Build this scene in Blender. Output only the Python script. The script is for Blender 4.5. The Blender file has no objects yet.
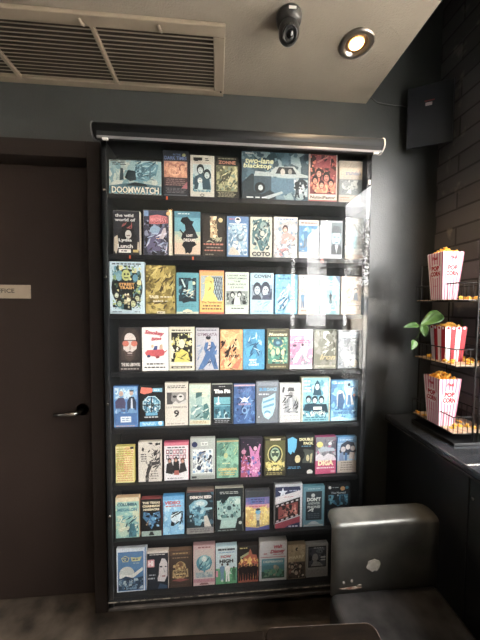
import bpy, bmesh, math, random
from mathutils import Vector, Matrix
C = bpy.context.scene
COL = C.collection
PI = math.pi

# ------------------------------------------------------------------ camera frame
F = 280.0; CH = 1.54
A = Vector((3350, 5, F)).normalized()
d_ = Vector((-38, 6080, F)); d_ = (d_ - A*(A.dot(d_))).normalized()
Bv = A.cross(d_).normalized()
RX, RY, RZ = A, Bv, -d_                       # world axes seen in camera coords (x right, y down, z forward)
def ray(px, py):
    v = Vector((px-240, py-320, F))
    return Vector((RX.dot(v), RY.dot(v), RZ.dot(v)))
def at(px, py, Y):
    r = ray(px, py); r = r*(Y/r.y); return Vector((r.x, r.y, r.z+CH))
def atz(px, py, Z):
    r = ray(px, py); r = r*((Z-CH)/r.z); return Vector((r.x, r.y, Z))

cam_d = bpy.data.cameras.new('camera'); cam = bpy.data.objects.new('camera', cam_d); COL.objects.link(cam)
cam_d.sensor_fit = 'VERTICAL'; cam_d.sensor_height = 24; cam_d.lens = 24*F/640; cam_d.clip_start = .02
cx = Vector((RX.x, RY.x, RZ.x)); cyd = Vector((RX.y, RY.y, RZ.y)); cz = Vector((RX.z, RY.z, RZ.z))
m = Matrix((cx, -cyd, -cz)).transposed().to_4x4(); m.translation = (0, 0, CH); cam.matrix_world = m
C.camera = cam

# ------------------------------------------------------------------ materials
def lin(c):
    return c/12.92 if c <= .04045 else ((c+.055)/1.055)**2.4
def hx(s):
    return tuple(lin(int(s[i:i+2], 16)/255) for i in (0, 2, 4))+(1,)
MATS = {}
def mat(name, col, rough=.6, metal=0, noise=0, scale=20, bump=0, bscale=80, spec=.5, col2=None, emit=None, estr=0, coat=0, stretch=None, rvar=0):
    if name in MATS: return MATS[name]
    m = bpy.data.materials.new(name); m.use_nodes = True; MATS[name] = m
    nt = m.node_tree; b = nt.nodes['Principled BSDF']
    c = hx(col)
    b.inputs['Base Color'].default_value = c; b.inputs['Roughness'].default_value = rough
    b.inputs['Metallic'].default_value = metal; b.inputs['Specular IOR Level'].default_value = spec
    b.inputs['Coat Weight'].default_value = coat
    tc = nt.nodes.new('ShaderNodeTexCoord'); src = tc.outputs['Object']
    if stretch:
        mp = nt.nodes.new('ShaderNodeMapping'); mp.inputs['Scale'].default_value = stretch
        nt.links.new(src, mp.inputs['Vector']); src = mp.outputs['Vector']
    if noise or col2 or rvar:
        n = nt.nodes.new('ShaderNodeTexNoise'); n.inputs['Scale'].default_value = scale; n.inputs['Detail'].default_value = 6
        nt.links.new(src, n.inputs['Vector'])
        r = nt.nodes.new('ShaderNodeValToRGB'); nt.links.new(n.outputs['Fac'], r.inputs['Fac'])
        r.color_ramp.elements[0].position = .35; r.color_ramp.elements[1].position = .68
        c2 = hx(col2) if col2 else tuple(min(1, x*(1+noise)) for x in c[:3])+(1,)
        c1 = c if col2 else tuple(x*(1-noise) for x in c[:3])+(1,)
        r.color_ramp.elements[0].color = c1; r.color_ramp.elements[1].color = c2
        nt.links.new(r.outputs['Color'], b.inputs['Base Color'])
        if rvar:
            mr = nt.nodes.new('ShaderNodeMapRange'); mr.inputs['To Min'].default_value = max(.02, rough-rvar); mr.inputs['To Max'].default_value = rough+rvar
            nt.links.new(n.outputs['Fac'], mr.inputs['Value']); nt.links.new(mr.outputs['Result'], b.inputs['Roughness'])
    if bump:
        n2 = nt.nodes.new('ShaderNodeTexNoise'); n2.inputs['Scale'].default_value = bscale; n2.inputs['Detail'].default_value = 4
        nt.links.new(src, n2.inputs['Vector'])
        bp = nt.nodes.new('ShaderNodeBump'); bp.inputs['Strength'].default_value = bump; bp.inputs['Distance'].default_value = .01
        nt.links.new(n2.outputs['Fac'], bp.inputs['Height']); nt.links.new(bp.outputs['Normal'], b.inputs['Normal'])
    if emit:
        b.inputs['Emission Color'].default_value = hx(emit); b.inputs['Emission Strength'].default_value = estr
    return m
def attr_mat(name, rough, coat=0):
    m = bpy.data.materials.new(name); m.use_nodes = True; nt = m.node_tree; b = nt.nodes['Principled BSDF']
    a = nt.nodes.new('ShaderNodeVertexColor'); a.layer_name = 'ink'
    tc = nt.nodes.new('ShaderNodeTexCoord'); nz = nt.nodes.new('ShaderNodeTexNoise'); nz.inputs['Scale'].default_value = 190; nz.inputs['Detail'].default_value = 3
    mr = nt.nodes.new('ShaderNodeMapRange'); mr.inputs['From Min'].default_value = .3; mr.inputs['From Max'].default_value = .7; mr.inputs['To Min'].default_value = .82; mr.inputs['To Max'].default_value = 1.22
    nt.links.new(tc.outputs['Object'], nz.inputs['Vector']); nt.links.new(nz.outputs['Fac'], mr.inputs['Value'])
    hs = nt.nodes.new('ShaderNodeHueSaturation'); hs.inputs['Saturation'].default_value = .85; nt.links.new(a.outputs['Color'], hs.inputs['Color']); nt.links.new(mr.outputs['Result'], hs.inputs['Value'])
    nt.links.new(hs.outputs['Color'], b.inputs['Base Color'])
    b.inputs['Roughness'].default_value = rough; b.inputs['Coat Weight'].default_value = coat
    MATS[name] = m; return m
INK = attr_mat('printed_cover', .45)
def glass_mat(name, ior=1.5, tint='ffffff', rough=0.0, haze=0.0):
    m = bpy.data.materials.new(name); m.use_nodes = True; nt = m.node_tree; nt.nodes.clear()
    o = nt.nodes.new('ShaderNodeOutputMaterial'); t = nt.nodes.new('ShaderNodeBsdfTransparent'); g = nt.nodes.new('ShaderNodeBsdfGlossy')
    t.inputs['Color'].default_value = hx(tint); g.inputs['Roughness'].default_value = rough
    f = nt.nodes.new('ShaderNodeFresnel'); ge = nt.nodes.new('ShaderNodeNewGeometry'); mr = nt.nodes.new('ShaderNodeMapRange')
    mr.inputs['To Min'].default_value = ior; mr.inputs['To Max'].default_value = 1/ior      # the pane is thin: no total reflection on the way out
    nt.links.new(ge.outputs['Backfacing'], mr.inputs['Value']); nt.links.new(mr.outputs['Result'], f.inputs['IOR'])
    mx = nt.nodes.new('ShaderNodeMixShader')
    nt.links.new(f.outputs['Fac'], mx.inputs['Fac']); nt.links.new(t.outputs[0], mx.inputs[1]); nt.links.new(g.outputs[0], mx.inputs[2])
    out = mx.outputs[0]
    if haze:                                       # thin diffuse film imitating the pale haze of room reflections
        df = nt.nodes.new('ShaderNodeBsdfDiffuse'); df.inputs['Color'].default_value = hx('d8dde0'); m2 = nt.nodes.new('ShaderNodeMixShader')
        tc = nt.nodes.new('ShaderNodeTexCoord'); nz = nt.nodes.new('ShaderNodeTexNoise'); nz.inputs['Scale'].default_value = 3; nt.links.new(tc.outputs['Object'], nz.inputs['Vector'])
        mu = nt.nodes.new('ShaderNodeMath'); mu.operation = 'MULTIPLY'; mu.inputs[1].default_value = haze*2; nt.links.new(nz.outputs['Fac'], mu.inputs[0]); nt.links.new(mu.outputs[0], m2.inputs['Fac'])
        nt.links.new(out, m2.inputs[1]); nt.links.new(df.outputs[0], m2.inputs[2]); out = m2.outputs[0]
    nt.links.new(out, o.inputs['Surface']); MATS[name] = m; return m
GLASS = glass_mat('clear_glass', 1.5)
CASEGLASS = glass_mat('dusty_case_glass', 1.38, haze=.005)

WALL = mat('painted_grey_wall', '3e403f', .35, spec=.8, noise=.08, scale=6, bump=.12, bscale=140)
CEIL = mat('painted_ceiling', '8b8072', .8, noise=.04, scale=9, bump=.25, bscale=160)
BLACK = mat('black_laminate', '141517', .38, noise=.12, scale=14)
CASEB = mat('black_case_paint', '101113', .42, noise=.2, scale=22, bump=.05)
BACKB = mat('case_backboard', '131416', .6, noise=.15, scale=9)
DOORM = mat('brown_door_paint', '2b211c', .6, spec=.25, noise=.08, scale=5, bump=.1, bscale=120)
CASING = mat('brown_casing_paint', '2a221e', .55, spec=.3, noise=.08, scale=5)
CHROME = mat('satin_chrome', 'b9b6b0', .22, 1)
NICKEL = mat('brushed_nickel', 'a39b92', .3, 1)
ROLL = mat('charcoal_shade_fabric', '19191a', .6, spec=.3, noise=.06, scale=60, stretch=(1, 8, 8))
RAILM = mat('grey_rail', '7d7b7c', .45, .4)
VENTM = mat('beige_vent_metal', '8d7f6e', .55, noise=.05, scale=14)
VDARK = mat('vent_duct_dark', '352c24', .9)
STEEL = mat('worn_dark_steel', '575754', .34, .5, scale=9, col2='74726c', bump=.06, bscale=30, rvar=.12)
STEELT = mat('worn_seat_steel', '2e2d2e', .38, .5, scale=11, col2='4d4b4b', bump=.1, bscale=24, rvar=.12)
RUST = mat('rusty_wear', '7a5545', .8, scale=60, col2='c3b7a8')
WIRE = mat('black_wire', '1b1b1c', .45, .4)
WIREL = mat('wire_rim', '6a6865', .35, .8)
WHITEP = mat('off_white_plastic', 'd9d7d0', .4)
LEAF = mat('pothos_leaf', '2f5226', .42, scale=16, col2='638a48')
STEM = mat('plant_stem', '54683a', .6)
TABLEM = mat('worn_brown_table', '0c0907', .8, spec=.02, scale=8, col2='18120d', bump=.1, bscale=40, stretch=(1, 4, 1))
TEDGE = mat('worn_table_edge', '5c4a41', .6, scale=50, col2='2b2422')

# ------------------------------------------------------------------ helpers
def tag(o, label=None, cat=None, group=None, kind=None):
    if label: o['label'] = label
    if cat: o['category'] = cat
    if group: o['group'] = group
    if kind: o['kind'] = kind
    return o
def empty(name, loc, label, cat, group=None, rz=0):
    o = bpy.data.objects.new(name, None); COL.objects.link(o); o.location = loc; o.rotation_euler = (0, 0, rz)
    o.empty_display_size = .05
    return tag(o, label, cat, group)
def link(name, bm, mts, parent=None, kind=None, smooth=False, bevel=0, seg=2):
    me = bpy.data.meshes.new(name); bmesh.ops.recalc_face_normals(bm, faces=bm.faces); bm.to_mesh(me); bm.free()
    for x in (mts if isinstance(mts, (list, tuple)) else [mts]): me.materials.append(x)
    if smooth:
        for p in me.polygons: p.use_smooth = True
    o = bpy.data.objects.new(name, me); COL.objects.link(o)
    if parent: o.parent = parent
    if kind: o['kind'] = kind
    if bevel:
        b = o.modifiers.new('bevel', 'BEVEL'); b.width = bevel; b.segments = seg; b.limit_method = 'ANGLE'
    return o
def box(bm, x0, x1, y0, y1, z0, z1, mi=0):
    vs = [bm.verts.new((x, y, z)) for x in (x0, x1) for y in (y0, y1) for z in (z0, z1)]
    fs = [(0, 1, 3, 2), (4, 6, 7, 5), (0, 4, 5, 1), (2, 3, 7, 6), (0, 2, 6, 4), (1, 5, 7, 3)]
    for f in fs:
        fa = bm.faces.new([vs[i] for i in f]); fa.material_index = mi
    return vs
def boxes(*bs):
    bm = bmesh.new()
    for b in bs: box(bm, *b)
    return bm
def tube(bm, pts, r, n=8, closed=False, mi=0):
    pts = [Vector(p) for p in pts]; rings = []; k = len(pts)
    for i, p in enumerate(pts):
        a = pts[(i-1) % k] if (closed or i > 0) else p; b = pts[(i+1) % k] if (closed or i < k-1) else p
        t = (b-a).normalized(); u = t.orthogonal().normalized() if i == 0 else (uprev - t*uprev.dot(t)).normalized()
        uprev = u; v = t.cross(u); rr = r[i] if isinstance(r, (list, tuple)) else r
        rings.append([bm.verts.new(p+(u*math.cos(2*PI*j/n)+v*math.sin(2*PI*j/n))*rr) for j in range(n)])
    for i in range(k if closed else k-1):
        a, b = rings[i], rings[(i+1) % k]
        for j in range(n):
            f = bm.faces.new((a[j], a[(j+1) % n], b[(j+1) % n], b[j])); f.material_index = mi
    if not closed:
        for q in (rings[0], rings[-1]):
            f = bm.faces.new(q); f.material_index = mi
def lathe(bm, prof, n=32, mtx=Matrix(), mi=0):
    rings = []
    for r, z in prof:
        if r < 1e-6: rings.append([bm.verts.new(mtx @ Vector((0, 0, z)))])
        else: rings.append([bm.verts.new(mtx @ Vector((r*math.cos(2*PI*j/n), r*math.sin(2*PI*j/n), z))) for j in range(n)])
    for a, b in zip(rings, rings[1:]):
        for j in range(n):
            j2 = (j+1) % n
            if len(a) == 1 and len(b) == 1: continue
            if len(a) == 1: f = bm.faces.new((a[0], b[j], b[j2]))
            elif len(b) == 1: f = bm.faces.new((a[j], a[j2], b[0]))
            else: f = bm.faces.new((a[j], a[j2], b[j2], b[j]))
            f.material_index = mi
FONT_CACHE = {}
def text_mesh(s, w, h, bold=0.0, shear=0.0):
    """flat text mesh, centred, fitted to w x h, in the XZ plane facing -Y"""
    key = (s, bold, shear)
    if key not in FONT_CACHE:
        cu = bpy.data.curves.new('t', 'FONT'); cu.body = s; cu.size = 1; cu.offset = bold; cu.shear = shear; cu.resolution_u = 2
        o = bpy.data.objects.new('t', cu); COL.objects.link(o)
        bpy.context.view_layer.update()
        me = bpy.data.meshes.new_from_object(o.evaluated_get(bpy.context.evaluated_depsgraph_get()))
        bpy.data.objects.remove(o); bpy.data.curves.remove(cu)
        vs = [tuple(v.co) for v in me.vertices]; fs = [tuple(p.vertices) for p in me.polygons]; bpy.data.meshes.remove(me)
        FONT_CACHE[key] = (vs, fs)
    vs, fs = FONT_CACHE[key]
    xs = [v[0] for v in vs]; ys = [v[1] for v in vs]
    x0, x1, y0, y1 = min(xs), max(xs), min(ys), max(ys)
    sx = w/max(1e-6, x1-x0); sy = h/max(1e-6, y1-y0)
    return [((v[0]-(x0+x1)/2)*sx, (v[1]-(y0+y1)/2)*sy) for v in vs], fs

# ------------------------------------------------------------------ room shell
YW = 1.434; ZC = CH+1.05; XR = 1.17; XE = .765; ZH = 3.35; XL = -2.4; YB = -3.4
fl = link('floor', boxes((XL, XR, YB, YW+.3, -.1, 0)), mat('worn_concrete_floor', '332c26', .5, scale=8, col2='62564a', bump=.25, bscale=30, rvar=.15), kind='structure')
DX0, DX1 = -1.58, -.604; DZ = 2.285
wb = boxes((DX1+.02, XR+.25, YW, YW+.25, 0, ZH), (XL-.2, DX0-.02, YW, YW+.25, 0, ZH), (DX0-.02, DX1+.02, YW, YW+.25, DZ+.02, ZH))
link('wall_back', wb, WALL, kind='structure')
link('wall_left', boxes((XL-.2, XL, YB, YW, 0, ZC+.1)), WALL, kind='structure')
link('wall_rear', boxes((XL-.2, XR+.25, YB-.2, YB, 0, ZH)), WALL, kind='structure')
link('ceiling', boxes((XL, XE, YB, YW, ZC, ZC+.06)), CEIL, kind='structure')
link('trim_1', boxes((XE-.02, XE, YB, YW, ZC+.061, ZH)), mat('soffit_dark', '1c1e21', .7), kind='structure')
link('ceiling_upper', boxes((XE-.3, XR+.25, YB, YW+.2, ZH, ZH+.06)), mat('upper_dark', '1f2124', .7), kind='structure')
# right wall of painted brick, with a row of windows looking onto the street
BR = bpy.data.materials.new('black_painted_brick'); BR.use_nodes = True; nt = BR.node_tree; b = nt.nodes['Principled BSDF']
tc = nt.nodes.new('ShaderNodeTexCoord'); mp = nt.nodes.new('ShaderNodeMapping'); mp.inputs['Rotation'].default_value = (PI/2, 0, PI/2)
sx = nt.nodes.new('ShaderNodeSeparateXYZ'); cb = nt.nodes.new('ShaderNodeCombineXYZ')
nt.links.new(tc.outputs['Object'], sx.inputs[0]); nt.links.new(sx.outputs['Y'], cb.inputs['X']); nt.links.new(sx.outputs['Z'], cb.inputs['Y'])
bt = nt.nodes.new('ShaderNodeTexBrick'); bt.inputs['Scale'].default_value = 1; bt.inputs['Brick Width'].default_value = .26; bt.inputs['Row Height'].default_value = .088
bt.inputs['Mortar Size'].default_value = .006; bt.inputs['Mortar Smooth'].default_value = .4
bt.inputs['Color1'].default_value = hx('565456'); bt.inputs['Color2'].default_value = hx('646165'); bt.inputs['Mortar'].default_value = hx('3a393b')
nt.links.new(cb.outputs[0], bt.inputs['Vector'])
n2 = nt.nodes.new('ShaderNodeTexNoise'); n2.inputs['Scale'].default_value = 14; n2.inputs['Detail'].default_value = 8
rp = nt.nodes.new('ShaderNodeValToRGB'); rp.color_ramp.elements[0].position = .6; rp.color_ramp.elements[1].position = .72
rp.color_ramp.elements[0].color = (0, 0, 0, 1); rp.color_ramp.elements[1].color = (1, 1, 1, 1)
nt.links.new(tc.outputs['Object'], n2.inputs['Vector']); nt.links.new(n2.outputs['Fac'], rp.inputs['Fac'])
mx = nt.nodes.new('ShaderNodeMixRGB'); mx.inputs['Color2'].default_value = hx('a09890')
ml = nt.nodes.new('ShaderNodeMath'); ml.operation = 'MULTIPLY'; ml.inputs[1].default_value = .5
nt.links.new(rp.outputs['Color'], ml.inputs[0]); nt.links.new(ml.outputs[0], mx.inputs['Fac']); nt.links.new(bt.outputs['Color'], mx.inputs['Color1'])
nt.links.new(mx.outputs[0], b.inputs['Base Color']); b.inputs['Roughness'].default_value = .55
bp = nt.nodes.new('ShaderNodeBump'); bp.inputs['Strength'].default_value = .7; bp.inputs['Distance'].default_value = .01; bp.invert = True
nt.links.new(bt.outputs['Fac'], bp.inputs['Height']); nt.links.new(bp.outputs['Normal'], b.inputs['Normal'])
WY = [(-.40, 1.0), (-1.54, -.32), (-2.42, -1.62), (-3.34, -2.50)]; WZ0, WZ1 = .985, 2.60
bl = [(XR, XR+.16, YB, YW, 0, WZ0), (XR, XR+.16, YB, YW, WZ1, ZH), (XR, XR+.16, WY[0][1], YW, WZ0, WZ1), (XR, XR+.16, YB, WY[-1][0], WZ0, WZ1)]
for (a, _), (_, c) in zip(WY, WY[1:]): bl.append((XR, XR+.16, c, a, WZ0, WZ1))
link('wall_right', boxes(*bl), BR, kind='structure')
FRM = mat('black_window_frame', '222326', .4)
for i, (a, c) in enumerate(WY):
    w = .03
    fo = link('window_%d' % (i+1), boxes((XR+.06, XR+.10, a, c, WZ0, WZ0+w), (XR+.06, XR+.10, a, c, WZ1-w, WZ1), (XR+.06, XR+.10, a, a+w, WZ0+w, WZ1-w), (XR+.06, XR+.10, c-w, c, WZ0+w, WZ1-w)), FRM, kind='structure')
    link('pane', boxes((XR+.077, XR+.083, a+w, c-w, WZ0+w, WZ1-w)), GLASS, fo)

# ------------------------------------------------------------------ office door
door = tag(bpy.data.objects.new('door_1', None), kind='structure'); COL.objects.link(door); door.location = (DX1, YW+.056, 0)
def loc(bm, o):
    bmesh.ops.translate(bm, verts=bm.verts, vec=-Vector(o.location)); return bm
link('door_leaf', loc(boxes((DX0, DX1-.003, YW+.056, YW+.10, .008, DZ-.012)), door), DOORM, door, bevel=.002)
hp = at(82, 410, YW+.05)
h = bmesh.new()
lathe(h, [(0, 0), (.033, 0), (.033, -.006), (.03, -.010), (0, -.010)], 32, Matrix.Translation((hp.x, YW+.056, hp.z)) @ Matrix.Rotation(-PI/2, 4, 'X') @ Matrix.Scale(-1, 4, (0, 0, 1)))
rose = link('handle', loc(h, door), mat('rose_steel', '8d8882', .42, .55), door, smooth=False, bevel=.001)
h = bmesh.new(); Z = hp.z; yy = YW+.056
tube(h, [(hp.x, yy-.008, Z), (hp.x, yy-.05, Z), (hp.x-.012, yy-.060, Z), (hp.x-.05, yy-.060, Z-.002), (hp.x-.11, yy-.058, Z-.004)], [.011, .011, .012, .010, .008], 12)
o = link('lever', h, CHROME, rose, smooth=True); o.matrix_parent_inverse = Matrix.Translation(-Vector(door.location))
# casing
zc = DZ+.02; casing_y = YW-.045
link('trim_2', boxes((DX1-.0, DX1+.060, casing_y, YW+.12, 0, zc), (DX0-.08, DX0, casing_y, YW+.12, 0, zc), (DX0, DX1, casing_y, YW+.12, DZ-.055, zc)), CASING, kind='structure', bevel=.003)
link('trim_3', boxes((DX0-.1, DX1+.1, YW+.12, YW+.25, 0, DZ+.1)), VDARK, kind='structure')
# sign
s0 = at(30, 285, YW+.05); s1 = at(30, 298.5, YW+.05)
sign = empty('door_sign', (s0.x-.12, YW+.053, (s0.z+s1.z)/2), 'small beige office name plate screwed to the dark brown door', 'sign')
sg = link('plate', boxes((-.12, .12, -.003, .003, (s1.z-s0.z)/2, (s0.z-s1.z)/2)), mat('beige_plate', '9a8a78', .45, .2, noise=.05), sign, bevel=.001)
v, f = text_mesh('OFFICE', .105, .021, .01)
bm = bmesh.new(); vv = [bm.verts.new((x-.006+.0, -.0036, z+.004)) for x, z in v]
for q in f: bm.faces.new([vv[i] for i in q])
bmesh.ops.translate(bm, verts=bm.verts, vec=(.0, 0, 0))
lt = link('lettering', bm, mat('dark_letters', '2a2320', .6), sign)

# ------------------------------------------------------------------ tapes
class Cover:
    def __init__(s, w, h, seed):
        s.w, s.h, s.bm, s.k = w, h, bmesh.new(), 0
        s.tbs = []; s.last = None; s.cl = s.bm.loops.layers.float_color.new('ink'); s.rn = random.Random(seed)
    def poly(s, pts, col):
        s.k += 1; y = -s.k*1.6e-5
        bm, cl = s.bm, s.cl
        pts = [(min(1, max(0, u)), min(1, max(0, v))) for u, v in pts]
        vs = [bm.verts.new(((u-.5)*s.w, y, v*s.h)) for u, v in pts]
        try: fa = bm.faces.new(vs)
        except ValueError: return
        c = hx(col)
        for l in fa.loops: l[cl] = c
    def R(s, a, b, c, d, col): s.poly([(a, b), (c, b), (c, d), (a, d)], col)
    def E(s, u, v, r, k, col, n=14, rot=0):
        q = s.w/s.h
        s.poly([(u+r*math.cos(2*PI*i/n+rot), v+r*k*q*math.sin(2*PI*i/n+rot)) for i in range(n)], col)
    def P(s, pts, col): s.poly(pts, col)
    def N(s, a, b, c, d, cols, n=24, size=.1):
        for i in range(n+int(n*1.1)):
            if i == n: size *= .42
            u, v = s.rn.uniform(a, c), s.rn.uniform(b, d); r = size*s.rn.uniform(.4, 1.3); m = s.rn.randint(5, 8); ph = s.rn.random()*6
            el = s.rn.uniform(.5, 1.9); q = s.w/s.h
            pts = [(min(c, max(a, u+r*s.rn.uniform(.5, 1.2)*math.cos(ph+2*PI*j/m))), min(d, max(b, v+r*el*q*s.rn.uniform(.5, 1.2)*math.sin(ph+2*PI*j/m)))) for j in range(m)]
            s.poly(pts, s.rn.choice(cols))
    def S(s, a, b, c, d, cols, n=12, wd=.02):          # brush strokes
        for i in range(n):
            u0, v0 = s.rn.uniform(a, c), s.rn.uniform(b, d); an = s.rn.uniform(.3, 1.2)*s.rn.choice((1, 1, -1)); L = s.rn.uniform(.15, .4)
            u1, v1 = min(c, max(a, u0+L*math.cos(an))), min(d, max(b, v0+L*math.sin(an)*.6)); t = wd*s.rn.uniform(.5, 1.3)
            s.poly([(u0, v0), (u0+t, v0-t*.5), ((u0+u1)/2+t*1.4, (v0+v1)/2-.02), (u1, v1), ((u0+u1)/2, (v0+v1)/2+.01)], s.rn.choice(cols))
    def X(s, a, b, c, d, n, col):                      # lines of small print
        H = (d-b)/n
        for i in range(n):
            u = a+s.rn.uniform(0, .06); v = b+H*(i+.25); e = c-s.rn.uniform(0, .08)
            while u < e-.02:
                L = min(s.rn.uniform(.06, .16), e-u); s.R(u, v, u+L, v+H*.5, col); u += L+.03
    def H(s, u, v, r, skin, hair, k=1.3):              # a head with hair, face shading left to light
        s.E(u, v+r*.12, r*1.22, k*1.05, hair); s.E(u, v-r*.12, r*.82, k, skin)
        q = s.w/s.h
        s.R(u-r*.45, v+.02*q, u-r*.12, v+.02*q+r*.22*q, hair); s.R(u+r*.12, v+.02*q, u+r*.45, v+.02*q+r*.22*q, hair)
        s.R(u-r*.3, v-r*.75*q, u+r*.3, v-r*.6*q, hair)
    def G(s, u, v, h, body, skin, legs=None):          # a standing figure, feet at v
        w = h*.26; q = s.w/s.h; legs = legs or body; w = w/q*.55
        s.P([(u-w*.7, v), (u-w*.15, v), (u, v+h*.45), (u+w*.2, v), (u+w*.8, v), (u+w*.55, v+h*.5), (u-w*.55, v+h*.5)], legs)
        s.P([(u-w*.6, v+h*.42), (u+w*.6, v+h*.42), (u+w*1.0, v+h*.78), (u+w*.3, v+h*.84), (u-w*.3, v+h*.84), (u-w*1.0, v+h*.76)], body)
        s.E(u, v+h*.92, w*.42, 1.25, skin, 10)
    def T(s, txt, u, v, w, h, col, bold=.015, shear=0, rot=0):
        vs, fs = text_mesh(txt, w*s.w, h*s.h, bold, shear); s.k += 1; y = -s.k*1.6e-5-.0001
        if txt != s.last: s.tb = bmesh.new(); s.tl = s.tb.loops.layers.float_color.new('ink'); s.tbs.append(s.tb); s.last = txt
        ca, sa = math.cos(rot), math.sin(rot)
        vv = [s.tb.verts.new(((u-.5)*s.w+x*ca-z*sa, y, v*s.h+x*sa+z*ca)) for x, z in vs]; c = hx(col)
        for q in fs:
            fa = s.tb.faces.new([vv[i] for i in q])
            for l in fa.loops: l[s.tl] = c
    def star(s, u, v, r, col):
        q = s.w/s.h
        for i in range(5):
            a0 = PI/2+i*2*PI/5
            s.P([(u, v), (u+.4*r*math.cos(a0-.63), v+.4*r*q*math.sin(a0-.63)), (u+r*math.cos(a0), v+r*q*math.sin(a0)), (u+.4*r*math.cos(a0+.63), v+.4*r*q*math.sin(a0+.63))], col)
ROWN = ['top', 'second', 'third', 'fourth', 'fifth', 'sixth', 'seventh', 'bottom']
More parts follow.
